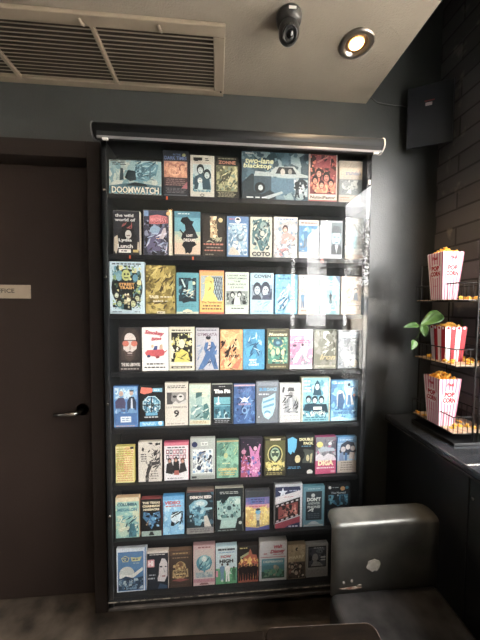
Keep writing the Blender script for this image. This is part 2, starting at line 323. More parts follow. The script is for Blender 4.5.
# row, x0, x1, ytop, sleeve colour, background, label, art
TAPES = [
(0,108.2,161.8,160.5,'1c2326','a9b8b0','wide landscape tape box with a giant pale blue wave face over chunky cream letters',
 [('N',0,.25,1,1,['8fb0b2','b9c4b8','6f989f','c4c9bb'],26,.12),('P',[(.42,.5),(.55,.92),(.75,1),(.95,.9),(.9,.62),(.7,.42),(.5,.4)],'5b8e9c'),('S',.42,.45,.9,1,['25505e','a9cbd0','3c7281'],34,.02),
  ('N',.5,.5,.8,.9,['8fbcc4','2e5d6b','476f7b'],18,.05),('P',[(.3,.5),(.36,.72),(.5,.7),(.52,.45),(.4,.4)],'1f3238'),('P',[(.2,.42),(.22,.78),(.27,.76),(.28,.45)],'2a4046'),('P',[(0,.26),(.25,.32),(.5,.38),(1,.28),(1,.0),(0,0)],'3f6b77'),('P',[(.3,.28),(.5,.38),(.7,.33),(.75,.26)],'17292f'),('X',.02,.85,.36,.99,3,'2a3336'),
  ('R',0,.03,1,.09,'5f98a5'),('T','DOOMWATCH',.5,.14,.93,.21,'1b3036',.05),('T','DOOMWATCH',.5,.15,.9,.19,'e3dcc6',.03),('R',0,0,1,.04,'d6d3c4')]),
(0,162.5,188.7,150.3,'30363d','2a2f38','tape with a blue title over a hazy orange sunset scene and dark lower half',
 [('R',.04,.4,.96,.77,'b7775a'),('N',.05,.42,.95,.76,['c98a66','a2634d','d39c74','8a4f43'],26,.14),('E',.45,.55,.25,.7,'d9a27b'),('N',.3,.5,.7,.65,['7a4238','c0805f'],8,.08),('R',.04,.24,.96,.42,'4a3436'),('X',.08,.24,.9,.4,4,'8e6f6a'),('P',[(.7,.18),(.96,.34),(.96,.18)],'a8525c'),('X',.1,.08,.9,.2,4,'6d6d74'),('T','DARK TIMES',.5,.835,.88,.075,'5d76a8',.02),('T','IN THE',.55,.91,.3,.04,'5d76a8'),('E',.83,.9,.07,1,'a6a35e'),('R',.04,.02,.96,.05,'59616b')]),
(0,190,214.5,155.3,'cfc8b8','cdc6b6','cream tape with teal artwork of three dark haired women below a black header',
 [('R',.12,.88,.5,.95,'2b2b2b'),('X',.6,.87,.85,.95,2,'40403e'),('X',.1,.81,.9,.86,2,'b59a85'),('R',.1,.16,.88,.79,'b6c6c4'),('N',.1,.16,.88,.6,['3d7f92','7fa9b0','235866'],22,.1),('P',[(.15,.2),(.2,.5),(.5,.6),(.8,.5),(.86,.2)],'1f4350'),('H',.42,.66,.13,'c9d3cf','16262d'),('H',.7,.55,.13,'c0ccc9','16262d'),('H',.4,.42,.12,'d5d9d3','274d5c'),('P',[(.3,.2),(.36,.36),(.5,.36),(.52,.2)],'b9d0d2'),('R',.16,.86,.32,.88,'1f2a2e'),('X',.1,.13,.9,.19,1,'3f7f8f'),('E',.5,.065,.09,.7,'4a4a48'),('E',.5,.065,.06,.6,'cdc6b6')]),
(0,215,239,156.4,'2c2b22','27251d','tape with olive green creature illustration and orange brushed title between dark bands',
 [('R',.04,.18,.96,.78,'8a8a62'),('N',.04,.2,.96,.77,['a5a377','6a6d4c','c0b887','4c5038','7f8f78'],44,.14),('S',.05,.25,.9,.7,['d0c894','3b402e','5d6a5a'],20,.03),('T','ZONNE',.5,.855,.74,.08,'b4674a',.04),('X',.1,.92,.9,.97,1,'8d8771'),('X',.1,.04,.9,.16,4,'9a9373')]),
(0,241.4,309,152.3,'26343a','3b5866','large landscape tape box with a vintage car on blue grey and pale yellow lettering',
 [('N',0,0,1,1,['4b6c7a','304e5b','6d8a94','223a46','8ba2a8'],70,.09),('P',[(0,.0),(0,.35),(.15,.55),(.3,.42),(.5,.1),(.48,0)],'26343b'),('P',[(.18,.5),(.2,.6),(.42,.58),(.5,.7),(.78,.72),(.88,.58),(1,.54),(1,.5),(.6,.48),(.5,.5)],'a9b5b5'),('P',[(.5,.56),(.55,.7),(.76,.7),(.82,.56)],'1f2c33'),('E',.61,.6,.035,1.4,'b9b3a8'),('E',.72,.61,.03,1.4,'8f8f88'),('P',[(.18,.5),(.44,.5),(.44,.24),(.3,.12),(.18,.2)],'38505b'),('E',.27,.26,.08,1,'1a2429'),('E',.28,.26,.035,1.2,'c3cac9'),('P',[(.44,.48),(.8,.46),(.8,.22),(.6,.1),(.44,.2)],'507487'),('P',[(.3,.06),(.6,.2),(.62,.16),(.4,.03)],'aebabb'),('N',.78,.04,.99,.45,['c9d2d2','1e2a30','9fb0b3','22343c'],26,.05),('G',.83,.08,.4,'1b272d','a8b2b2'),
  ('T','two-lane',.26,.81,.42,.12,'d5d7a4',.03,.15),('T','blacktop',.23,.69,.42,.12,'d5d7a4',.03,.15),('X',.03,.93,.25,.98,1,'c3cccc'),('X',.03,.03,.4,.08,1,'dfe3e0')]),
(0,308.7,337.7,154.5,'c9b8ae','7e2f30','red and orange tape with a crowded cast of faces and a cream title strip',
 [('N',.04,.2,.96,.98,['b5483a','d0654a','3a2424','8a2c2e','e0886a','231c1e'],60,.11),('R',.25,.72,.78,.96,'8f3740'),('S',.25,.7,.78,.96,['3a2226','c06a62'],12,.03),('N',.05,.2,.95,.42,['e0794a','d9603c','f0a070'],16,.1),('H',.35,.6,.1,'d78a70','2a1b1c'),('H',.62,.52,.11,'c7735e','1f1718'),('H',.22,.45,.09,'d98a66','2a1b1c'),('H',.78,.4,.09,'d98a66','2a1b1c'),('H',.45,.36,.09,'e09a78','3a1f20'),('R',0,.05,1,.17,'d8c9bb'),('T','NotociPastor',.5,.105,.88,.07,'3a2a28',.03),('R',0,0,1,.05,'b3584f'),('R',0,.15,.04,1,'cdbdb2'),('R',.96,.15,1,1,'cdbdb2')]),
(0,339,363,161,'b5ada2','a59c90','faded beige and grey tape with blue script, right end of top shelf',
 [('R',0,.58,1,1,'b6aa9b'),('R',0,.2,1,.57,'7d8484'),('E',.3,.42,.18,.9,'b3b5ae'),('E',.62,.42,.2,.8,'a7aba6'),('N',.1,.22,.9,.55,['8d9392','b9bab4','6b7375'],14,.12),('T','trundels',.62,.72,.66,.1,'5a78a0',.01,.3),('R',0,0,1,.19,'b1a496'),('X',.05,.05,.5,.16,2,'a8765f')]),
(1,112.5,139.8,210.8,'d9d2c0','24262e','black tape with blackletter white title over a dark haired singer',
 [('P',[(.02,.0),(.05,.4),(.3,.55),(.75,.55),(.95,.4),(.97,0)],'1a1c22'),('P',[(.02,.1),(.04,.4),(.16,.45),(.2,.2),(.1,.02)],'b7a890'),('P',[(.92,.3),(.98,.3),(.98,.1),(.9,.1)],'b7a890'),('E',.55,.55,.24,1.5,'101116'),('E',.57,.47,.12,1.4,'c6c2bb'),('R',.5,.43,.64,.45,'5b2a2c'),('T','the wild',.42,.9,.7,.07,'d8d6d0',.03),('T','world of',.45,.8,.78,.07,'d8d6d0',.03),('S',.2,.6,.7,.76,['a33a36'],7,.02),('T','Lydia',.45,.33,.5,.09,'d8d6d0',.03),('T','Lunch',.45,.2,.58,.09,'d8d6d0',.03),('R',.2,.05,.66,.13,'dcd9d0'),('X',.25,.06,.62,.12,1,'55555a'),('R',.74,.06,.95,.12,'b9a04e')]),
(1,143,172,210,'d9cfb4','38384a','dark violet comic style tape with jagged red title lettering',
 [('N',.02,.0,.9,.8,['4a4a60','2a2a38','6a6f8a','8d90a8','1f1f2a'],50,.12),('E',.42,.56,.2,.8,'7f9fb8'),('P',[(.1,.2),(.2,.5),(.5,.45),(.65,.65),(.72,.62),(.6,.3),(.6,.1),(.2,.08)],'565070'),('P',[(.55,.38),(.7,.6),(.78,.62),(.82,.48),(.68,.36)],'c3b5b8'),('S',.05,.05,.85,.5,['d5d2dc','201f2b','9fb2cc'],26,.02),('P',[(.2,.7),(.22,.87),(.5,.9),(.85,.86),(.88,.72),(.5,.69)],'c4555a'),('T','MADMAN',.54,.785,.6,.12,'3a1a22',.03),('T','MADMAN',.53,.79,.57,.1,'dc7d7c',.03),('R',.02,.86,.18,.98,'6a8cb8'),('R',.9,.0,1,1,'d6cdb2'),('E',.88,.93,.07,1,'c9a45a')]),
(1,174,200.8,211.2,'2a2f33','5b9fb0','teal to sand tape with a black silhouette of a hooded horned figure',
 [('R',0,0,1,.36,'d2b89c'),('R',0,.3,1,.42,'c7c1a5'),('R',0,.42,1,.55,'a2b8a8'),('N',0,.35,1,.5,['b9bfa5','a9bba8','cfc0a0'],14,.12),('R',0,.86,1,1,'3f7f92'),('P',[(.22,.78),(.3,.86),(.5,.88),(.62,.8),(.75,.78),(.68,.7),(.8,.58),(.85,.5),(.92,.42),(.75,.38),(.8,.3),(.86,.26),(.7,.2),(.66,.1),(.58,.05),(.5,.08),(.42,.05),(.4,.16),(.28,.24),(.36,.33),(.25,.4),(.3,.5),(.42,.58),(.4,.7),(.3,.74)],'1b1d22'),('P',[(.18,.58),(.22,.6),(.4,.48),(.36,.46)],'1b1d22'),('T','LOST',.58,.46,.24,.055,'e6dccb',.03),('T','DREAMS',.58,.36,.46,.07,'e6dccb',.03),('X',.08,.92,.6,.97,1,'cfe0df'),('R',.0,0,1,.04,'4b4f52')]),
(1,202,225.5,215.3,'332b22','262019','dark brown tape with a glowing golden pillar figure above red small print',
 [('P',[(.34,.45),(.36,.98),(.6,.98),(.66,.5)],'b99a6c'),('N',.33,.45,.68,.98,['d9c08e','8d6f4b','efe0b4','5c4630'],26,.07),('S',.15,.34,.85,.48,['a9a483','7d8a74'],14,.02),('E',.8,.89,.1,1,'cdb578'),('X',.05,.26,.95,.34,1,'b5614b'),('X',.15,.19,.85,.25,1,'8a7a6c'),('X',.05,.12,.95,.18,1,'b5614b'),('X',.1,.02,.6,.08,1,'777064')]),
(1,226.6,249,216.3,'3b5f8a','4a78ad','blue tape with a white owl badge at top and pale misty creatures below',
 [('R',.06,.05,.94,.8,'8fb0c6'),('N',.06,.05,.94,.8,['a9c8d6','6f9cb8','cfdde0','587f9c','d9cfc4'],40,.13),('E',.6,.48,.18,1,'54738a'),('E',.63,.5,.1,1,'9fb8c2'),('P',[(.08,.05),(.15,.22),(.3,.26),(.5,.15),(.6,.05)],'c7bba9'),('S',.1,.3,.9,.75,['e3eaea','48708e'],16,.02),('R',.1,.8,.9,.83,'c9d6df'),('E',.5,.91,.14,1,'e8e6df'),('E',.5,.93,.09,.6,'222a33'),('X',.1,.9,.4,.96,1,'c05a62')]),
(1,250,272.5,217,'c7c3b0','c9c8b4','cream tape with dark teal ink painting of faces and a woman, scribbled black title',
 [('P',[(.08,.55),(.15,.9),(.5,.97),(.85,.85),(.95,.6),(.8,.35),(.6,.15),(.45,.18),(.3,.4)],'3f6b70'),('N',.08,.2,.92,.95,['1f3d44','7fa09f','2c5359','c9cbb8','5b8386'],40,.1),('E',.58,.78,.13,1.5,'8fa8a4'),('E',.55,.6,.1,1.2,'c8c9b6'),('S',.1,.2,.8,.9,['e0dcc6','17323a'],18,.03),('T','COTO',.5,.09,.85,.11,'24282a',.05)]),
(1,273.5,298,217,'c7bfb6','b6b3b2','pale tape with a woman in pink reclining across a light blue sky',
 [('N',0,0,1,1,['c9c6c4','9fb4c2','d9cfc8','e3dcd4','7f98aa'],40,.13),('H',.48,.7,.1,'d9b09a','5b4640'),('P',[(.3,.35),(.38,.6),(.62,.62),(.9,.52),(.95,.45),(.6,.45),(.5,.35)],'c98b82'),('N',.1,.05,.9,.35,['8d9298','d5d0cc','c77f80','6a7078'],22,.07),('R',0,.9,1,1,'d2c8be'),('X',.1,.91,.9,.98,1,'6d8fb0'),('S',.1,.1,.9,.5,['efeae4','8a6a6a'],12,.02)]),
(1,298.7,319,220,'b9b2a8','3c7fae','tape with a bright blue standing figure panel under a cream header strip',
 [('R',0,.86,1,1,'d3c7ba'),('X',.06,.89,.94,.96,1,'7d5a52'),('N',0,.45,1,.86,['4a9ccc','2f6a96','79b9da'],18,.12),('G',.35,.3,.5,'2d6f9c','b6cfdd','5b6a76'),('G',.7,.3,.48,'78aecb','c9d3d8'),('N',0,.18,1,.48,['8b949c','c4c9cc','5a646e'],20,.08),('R',0,.0,1,.17,'c9c4bc'),('X',.1,.05,.9,.14,2,'9a958f')]),
(1,320.3,343,220.5,'a9adb2','a6adb3','grey tape showing a pale blue face of a man in a hat and tie',
 [('R',.5,.12,.98,.95,'5f7076'),('E',.72,.55,.2,1.9,'9fc6d2'),('P',[(.5,.68),(.98,.68),(.95,.76),(.85,.86),(.6,.86),(.52,.78)],'4b5559'),('R',.6,.56,.7,.59,'2c4650'),('R',.78,.56,.88,.59,'2c4650'),('R',.68,.42,.82,.45,'3f6470'),('P',[(.5,.12),(.5,.34),(.62,.4),(.82,.4),(.98,.3),(.98,.12)],'2d363b'),('P',[(.66,.38),(.74,.14),(.82,.38)],'c3ccd0'),('N',.05,.5,.4,.8,['6f6660','c3bfbc'],8,.08),('T','NAQOYN',.5,.065,.84,.08,'dfe3e4',.03)]),
(1,345.5,364.5,217.5,'9b9f9c','9fa8a2','pale tape with a light turquoise figure behind the leafy reflection at the shelf end',
 [('N',0,0,1,1,['a8b0aa','8a8f88','c6cac2','7a746a','b0a999'],34,.14),('E',.45,.6,.2,1.6,'8fbcbf'),('G',.5,.2,.5,'79aab0','a9c8c8'),('R',0,0,1,.12,'a38f78'),('X',.1,.14,.9,.26,2,'c9c4b6')]),
(2,109,144.3,261.5,'cfe0ea','bcd3de','large pale blue tape box with a horde of grotesque figures around orange block letters',
 [('E',.5,.5,.46,1.25,'17211f',20),('N',.08,.08,.92,.93,['15201f','2c4a40','3f6f7a','8aa86a','c9cf8a','0f1516','5f97ab','d9d28f'],90,.075),('E',.48,.74,.13,1.3,'b8bd6a'),('E',.44,.76,.03,1,'1a1f14'),('E',.54,.76,.03,1,'1a1f14'),('R',.42,.68,.55,.7,'2c3018'),('E',.27,.7,.08,1.4,'79a8b8'),('E',.75,.69,.08,1.4,'4f8faa'),('H',.2,.36,.07,'cfd6ba','1c2622'),('H',.8,.3,.08,'bfc79a','1c2622'),('H',.28,.2,.08,'a3bf9a','182020'),('H',.68,.2,.09,'cdd29c','182020'),('P',[(.4,.08),(.42,.38),(.6,.4),(.64,.06)],'1b2625'),('N',.42,.1,.62,.4,['c9b98a','e2ddb8','7a6a4a'],9,.06),('R',.24,.47,.76,.6,'1a1a14'),('T','STREET',.5,.565,.46,.055,'dd9a3a',.04),('T','TRASH',.5,.5,.42,.055,'dd9a3a',.04),('X',.06,.93,.94,.98,1,'4a565e'),('X',.04,.02,.4,.05,1,'5a666e'),('X',.7,.02,.94,.05,1,'5a666e')]),
(2,145,175.3,265.3,'5f5214','8f7c2c','mustard yellow tape with brown figures and small white lettering low down',
 [('N',0,0,1,1,['a8923a','7a681f','bda64c','6a5818','93802f','c4ae55'],60,.14),('P',[(.35,.55),(.4,.98),(.62,.98),(.68,.55)],'b7a048'),('S',.02,.35,.98,.98,['5a4a14','cbb764','423610'],34,.035),('T','TALES',.28,.35,.32,.06,'f0ead2',.04),('X',.5,.33,.9,.37,1,'f0ead2'),('T','quadead',.42,.26,.34,.055,'f0ead2',.03),('X',.64,.24,.86,.28,1,'efe8cc'),('S',.02,.1,.98,.26,['4d4012','c9b25a'],8,.03),('R',.38,.0,.66,.05,'d8cfae'),('X',.4,.01,.64,.04,1,'554812')]),
(2,176,199,272.6,'2f6f80','4d9aa8','teal tape with a dark framed picture of a ghostly figure and moon',
 [('R',.1,.3,.9,.88,'12303b'),('N',.1,.35,.9,.88,['1d4a58','0e2731','5fa0ae','2c6675'],24,.12),('E',.78,.75,.08,1,'d9dcae'),('P',[(.2,.84),(.28,.84),(.42,.66),(.36,.64)],'c9dcd8'),('P',[(.5,.5),(.55,.8),(.72,.8),(.76,.45)],'6ea8b0'),('P',[(.2,.34),(.4,.42),(.8,.36),(.92,.3),(.6,.3),(.3,.26)],'0c2028'),('S',.2,.4,.85,.6,['d9cfb4','b8d2cf'],12,.02),('X',.1,.16,.9,.24,2,'3c8592'),('P',[(.25,.0),(.3,.08),(.5,.12),(.7,.08),(.75,0)],'cfc8a8'),('R',0,0,1,.05,'c4c8b0'),('X',.3,.01,.7,.04,1,'3b5a5e')]),
(2,199.2,224.3,270.3,'b5483a','ddb24c','yellow and orange tape with a capped yellow face against chain link fence',
 [('R',.05,.3,.95,.88,'9fb2bc'),('R',.0,.88,1,1,'e29a3c')]+[('P',[(.45+.1*i,.32),(.48+.1*i,.32),(.75+.1*i,.86),(.72+.1*i,.86)],'3c4a56') for i in range(-2,5)]+[('P',[(.75+.1*i,.32),(.78+.1*i,.32),(.48+.1*i,.86),(.45+.1*i,.86)],'3c4a56') for i in range(-2,5)]+[('P',[(.1,.3),(.2,.46),(.22,.75),(.4,.84),(.56,.78),(.6,.6),(.55,.5),(.72,.36),(.74,.3)],'e6cc5a'),('P',[(.06,.68),(.2,.72),(.24,.84),(.42,.88),(.58,.8),(.58,.74),(.3,.72)],'d5bb55'),('S',.25,.5,.5,.75,['7a6224'],6,.015),('R',.02,.05,.98,.3,'e3ac44'),('T','The Tenderness',.5,.265,.84,.045,'4a3320',.02),('X',.08,.08,.92,.22,2,'5b4122'),('R',0,0,1,.04,'c4573a'),('R',.0,.97,1,1,'d5823a')]),
(2,225,249.3,272,'6b4146','c9dac9','pale mint tape with stacked thin capital letters above a black and white band photo',
 [('R',.04,.22,.96,.55,'8a9490'),('N',.05,.23,.95,.5,['2c3232','55605e','c9d2ca','1f2425'],26,.09),('H',.3,.46,.08,'d3dad2','2a3030'),('H',.6,.47,.08,'d3dad2','2a3030'),('P',[(.36,.22),(.4,.4),(.6,.4),(.64,.22)],'dfe6dd'),('T','LADIES AND',.5,.92,.84,.04,'55605c'),('T','GENTLEMEN',.5,.85,.8,.04,'55605c'),('T','THE',.5,.78,.3,.035,'55605c'),('T','FABULOUS',.5,.71,.78,.045,'55605c',.01),('T','STAINS',.5,.635,.56,.045,'55605c',.01),('R',.05,.19,.95,.2,'7a8a84'),('X',.2,.11,.8,.16,1,'4c5654')]),
(2,250,274,273,'8fb6ca','a3c8d8','light blue tape with arched dark title over a photo of a couple',
 [('R',.05,.35,.95,.72,'8b9eb0'),('H',.3,.6,.15,'b9cad4','2f3848',1.5),('H',.66,.58,.17,'c2d0d8','353f52',1.6),('P',[(.06,.35),(.12,.46),(.42,.46),(.5,.35)],'333d4e'),('P',[(.5,.35),(.56,.46),(.85,.5),(.95,.35)],'46526a'),('N',.75,.38,.94,.62,['353f52','5a6a80'],7,.08),('T','COVEN',.52,.925,.72,.085,'3a4048',.03),('S',.15,.15,.85,.32,['6fa0b8'],8,.015),('X',.15,.05,.85,.09,1,'5f8aa2')]),
(2,275,298,274.5,'5a9fc4','62afd0','sky blue tape with a mottled leafy drawing in deeper blue',
 [('N',0,0,1,1,['6fbad8','4f98c0','8accdf','3f80aa','a5d8e2'],46,.12),('S',.05,.05,.6,.6,['1f4f78','2f6a96','dff0f4'],34,.03),('X',.1,.86,.9,.93,1,'3a7ba4'),('P',[(.4,.02),(.6,.3),(.9,.36),(.95,.02)],'9fd0e0')]),
(2,298.5,319.5,275,'c9bfb2','d2b9a6','peach tape with a row of small people drawn in blue line work',
 [('R',0,.88,1,1,'d8d4cc'),('X',.1,.92,.4,.97,1,'4a5a62'),('N',0,.45,1,.88,['dcc4b0','cdb09a','e3d0c0','b8a79a'],24,.14),('G',.2,.16,.42,'5f8bab','d8c0b0','3f6a8a'),('G',.48,.16,.36,'4c7694','cdb4a4','2f5068'),('G',.75,.16,.4,'9aaab4','d8c8bc','6f7f8a'),('T','Carmitta',.5,.6,.74,.09,'5a6f80',.01,.25),('X',.06,.05,.9,.13,1,'b0806c')]),
(2,320.3,340.3,276,'8fb2b8','93bfc4','pale aqua tape with a narrow waterfall and one tiny black figure',
 [('N',0,0,1,1,['a2c9cc','7fb0b8','b8d2d0','6a9fae'],34,.14),('P',[(.46,.55),(.48,1),(.62,1),(.6,.5)],'5fa6c8'),('P',[(.75,1),(1,.8),(1,1)],'4f6a88'),('G',.53,.28,.3,'26343c','3a4a52'),('X',.08,.62,.9,.9,4,'cfe0de'),('X',.1,.08,.9,.14,1,'cde0e2')]),
(2,341.3,362,276.5,'b5a89c','cbb5a4','peach beige tape with a small dark haired figure at the right and outlined title',
 [('N',0,0,1,1,['d5c2b0','bfa894','dccbbc','a99a8c'],30,.14),('E',.72,.66,.1,1,'3a3a40'),('E',.72,.63,.07,1,'d0b8a8'),('P',[(.6,.38),(.64,.58),(.8,.58),(.84,.36)],'6a7a88'),('E',.3,.56,.13,1,'b9a08e'),('S',.15,.4,.5,.7,['8a7464'],8,.02),('T','MOTEL',.45,.32,.78,.08,'8a7a6e',.0),('X',.1,.2,.9,.26,1,'8a7a6e'),('X',.1,.05,.8,.1,1,'a98c78')]),
(3,118,140.8,327.8,'2a2524','2c2625','black and sepia tape with a long haired bearded man in orange glasses',
 [('P',[(.1,.25),(.12,.8),(.35,1),(.7,1),(.92,.8),(.95,.25)],'3a2f2b'),('E',.5,.62,.34,1.6,'cfc6bf',20),('P',[(.12,.3),(.12,.8),(.3,.97),(.42,.93),(.28,.8),(.22,.6),(.2,.35)],'3f332e'),('P',[(.6,.95),(.78,.96),(.94,.8),(.96,.3),(.86,.35),(.82,.6),(.76,.82)],'3f332e'),('P',[(.2,.52),(.3,.3),(.5,.22),(.7,.3),(.82,.52),(.62,.44),(.5,.47),(.38,.44)],'4a3a34'),('R',.4,.4,.62,.43,'b5a49a'),('R',.36,.36,.64,.37,'8f7b70'),('E',.32,.64,.15,.95,'c8593c'),('E',.71,.64,.15,.95,'c8593c'),('R',.2,.7,.85,.72,'3a2320'),('P',[(.48,.5),(.51,.68),(.57,.5)],'a7978c'),('R',0,.0,1,.2,'231f1e'),('T','THE BIG LEBOWSKI',.54,.15,.86,.08,'d9d3cc',.04),('X',.06,.02,.95,.08,1,'a79f98')]),
(3,141.4,168.4,327.5,'d8d8d6','e9e8e4','white tape with crimson wavy lettering and a red convertible cartoon car',
 [('T','Smokey',.48,.87,.76,.12,'b5263c',.07,.2,-.12),('T','Bites',.55,.745,.4,.08,'b5263c',.06,.2,.1),('P',[(.1,.42),(.2,.48),(.8,.5),(.88,.44),(.84,.36),(.6,.32),(.55,.28),(.5,.33),(.15,.36)],'c4303c'),('E',.25,.34,.07,.8,'2c3566'),('E',.6,.32,.07,.8,'8a2430'),('P',[(.42,.48),(.48,.58),(.6,.58),(.58,.49)],'2d4a8a'),('E',.4,.57,.05,1.2,'d5b48a'),('P',[(.66,.5),(.68,.6),(.78,.62),(.8,.5)],'c9a888'),('P',[(.85,.44),(.98,.5),(.9,.42)],'c4303c'),('X',.15,.13,.88,.19,1,'222222'),('X',.05,.05,.95,.11,1,'222222')]),
(3,168.8,194.6,327,'cfcab0','ddd8c0','cream tape with a black and yellow inked crowd of pale figures',
 [('R',.08,.2,.92,.88,'25251e'),('N',.08,.2,.92,.88,['e2de9c','d8d05a','f0ecd0','22221c','c9c37a','15150f'],50,.09),('E',.5,.62,.12,1.6,'e6e2c4'),('P',[(.2,.2),(.25,.42),(.5,.5),(.75,.42),(.85,.2)],'d3c84c'),('S',.15,.22,.88,.5,['2a2a18'],14,.02),('X',.08,.9,.92,.96,1,'4a4a3a'),('R',.04,.12,.96,.17,'e6e2d2'),('R',.08,.05,.92,.1,'2c2c26'),('X',.1,.055,.9,.095,1,'c9c5b0')]),
(3,195.4,219.2,328,'b9b6ba','b8b9c0','light grey tape with a man in a blue outfit striding beneath purple lettering',
 [('X',.05,.93,.95,.98,1,'5a5060'),('T','GYMKATA',.5,.85,.88,.09,'c9c4cc',.06),('T','GYMKATA',.5,.85,.86,.075,'6a5264',.02),('P',[(.1,.02),(.35,.3),(.42,.4),(.34,.52),(.42,.66),(.75,.68),(.88,.55),(.8,.42),(.9,.2),(.98,.02),(.8,.02),(.62,.28),(.4,.08),(.3,.02)],'2f649c'),('P',[(.5,.5),(.56,.68),(.66,.66),(.6,.45)],'d5c4b8'),('E',.55,.74,.1,1.2,'cfb8a8'),('E',.54,.78,.11,.9,'20242e'),('P',[(.72,.4),(.92,.5),(.9,.36)],'3a72ac'),('S',.0,.1,.3,.6,['4f74a0','7f93b0'],12,.02),('S',.4,.1,.9,.6,['1d3f6a'],10,.015),('X',.05,.0,.4,.04,1,'5a6068')]),
(3,220,243,329.7,'b58a4a','dd9a55','orange tape covered with sweeping black and gold brush strokes',
 [('N',0,0,1,1,['e8a860','d98744','f0c080','c9703a','e6b878'],30,.17),('S',0,.0,.7,.8,['3a2218','241812','f6dca0'],34,.05),('P',[(.05,.95),(.3,.75),(.75,.9),(.7,.8),(.35,.68),(.05,.85)],'e8c07a'),('T','linist',.55,.36,.66,.1,'2a1a12',.02,.3),('P',[(.5,.05),(.9,.3),(1,.28),(.8,.02)],'c4663a')]),
(3,243,265,329.5,'2c7fa8','2690bd','bright azure tape with a thin crouching outline and white lettering near the bottom',
 [('N',0,0,1,1,['2b97c4','2288b4','35a2cc'],20,.2),('P',[(.6,.95),(.56,.82),(.62,.74),(.66,.86)],'bfe3ee'),('P',[(.3,.4),(.55,.68),(.62,.66),(.36,.36)],'145a80'),('P',[(.6,.62),(.78,.36),(.7,.34),(.54,.58)],'145a80'),('P',[(.68,.68),(.86,.6),(.88,.7),(.72,.76)],'a8d6e6'),('P',[(.2,.68),(.3,.76),(.42,.66),(.3,.64)],'1b6c94'),('S',.2,.3,.85,.9,['c4e6f0','0f4c70'],12,.02),('T','NIGHT',.46,.24,.36,.05,'eef6f4',.04),('T','OF THE',.46,.18,.3,.04,'eef6f4',.04),('T','COMET',.5,.12,.5,.055,'eef6f4',.04)]),
(3,266.5,289.5,328.8,'4b4a38','56523a','green tape with a huddle of pale blobs beneath a cream slanted title, brown frame',
 [('R',.06,.14,.94,.8,'3f8a78'),('N',.06,.14,.94,.8,['4f9c86','2a6456','86b89c','1b4a44','c4c48a'],40,.1),('E',.5,.66,.22,.8,'2c5f74'),('E',.5,.66,.09,.8,'5f9cb8'),('E',.28,.42,.08,1.8,'c9cfa0'),('E',.5,.45,.09,1.8,'b8c49a'),('E',.72,.42,.08,1.8,'c9cfa0'),('T','Monsters',.5,.87,.84,.08,'e0d8b0',.04,.25),('T','Corp',.5,.21,.5,.08,'e3dcb0',.04,.2),('X',.1,.03,.9,.1,1,'a89c70'),('X',.1,.94,.9,.98,1,'8d8460')]),
(3,289.8,313.3,329.7,'d2c4cc','c983a4','pink and white tape with slim white figures leaping across a rose field',
 [('R',0,.86,1,1,'e0d3da'),('N',0,.35,1,.86,['d49ab4','bf7498','e3b8ca'],22,.15),('N',0,.1,1,.42,['8d8f9c','dfdce0','c98aa4','5f6270'],24,.1),('P',[(.1,.2),(.3,.4),(.5,.55),(.6,.5),(.45,.32),(.3,.16)],'e9e6ea'),('P',[(.5,.5),(.75,.6),(.8,.52),(.7,.3),(.9,.18),(.7,.2),(.58,.36)],'efecee'),('E',.55,.62,.06,1.1,'4a4048'),('E',.2,.6,.09,.6,'5a4f5e'),('R',0,0,1,.1,'e6dde0'),('X',.15,.66,.9,.76,2,'a35a80')]),
(3,314,337.3,329.6,'75766a','7b7c6c','olive grey tape with a curling pale S shape and gold lettering at its foot',
 [('N',0,0,1,1,['84857a','6a6b5c','94958a','555646'],34,.16),('P',[(.4,.95),(.6,.98),(.72,.9),(.55,.9),(.5,.8),(.7,.68),(.6,.6),(.45,.62),(.6,.7),(.4,.8)],'c3c6bc'),('S',.1,.3,.9,.7,['3c3d32','b9bcb0'],12,.03),('T','Iron',.6,.3,.7,.14,'b8a878',.03,.3),('R',.05,.04,.95,.09,'a3a08c')]),
(3,338,361.2,330.2,'8f9496','8f979b','grey tape with a white fish shape and a round cream sticker',
 [('N',0,0,1,1,['9ea5a8','7c8488','b3b9ba','6a7278'],34,.16),('E',.3,.36,.2,1,'c9d0d0',16,.6),('E',.3,.36,.14,1,'a4b0b2',16,.6),('R',.05,.8,.9,.95,'b5c3cc'),('T','fiske',.5,.87,.5,.07,'7a8ea0',.02,.2),('E',.72,.14,.17,1,'d3c9b2'),('S',.1,.5,.9,.8,['5c666c','d5dada'],8,.03)]),
(4,113,138,386,'274f80','3f7cba','royal blue tape with two men in dark clothing standing against clouds and a white label',
 [('R',.04,.68,.96,.97,'6fa6cf'),('N',.04,.7,.96,.96,['a9cbe0','5590c4','c4dae4'],12,.13),('P',[(.1,.4),(.06,.62),(.2,.72),(.42,.72),(.5,.6),(.46,.38)],'4c4868'),('E',.31,.82,.09,1.3,'c79f8a'),('P',[(.56,.38),(.56,.62),(.66,.74),(.84,.74),(.94,.6),(.92,.38)],'26364c'),('E',.74,.83,.08,1.3,'c3a28e'),('P',[(.7,.4),(.72,.7),(.78,.7),(.8,.4)],'c9d3da'),('R',.66,.87,.84,.9,'1c2530'),('N',.04,.34,.96,.46,['9fc3dc','5c90bd','2f5f94'],12,.1),('R',.04,.06,.96,.34,'2c66a2'),('R',.28,.12,.72,.26,'d9dfe4'),('X',.3,.14,.7,.24,2,'7f94ac'),('X',.06,.01,.9,.05,1,'c9a07f')]),
(4,139,163.8,386,'1b1d20','17191c','black tape with a round cornered aqua picture grid and an orange starburst corner',
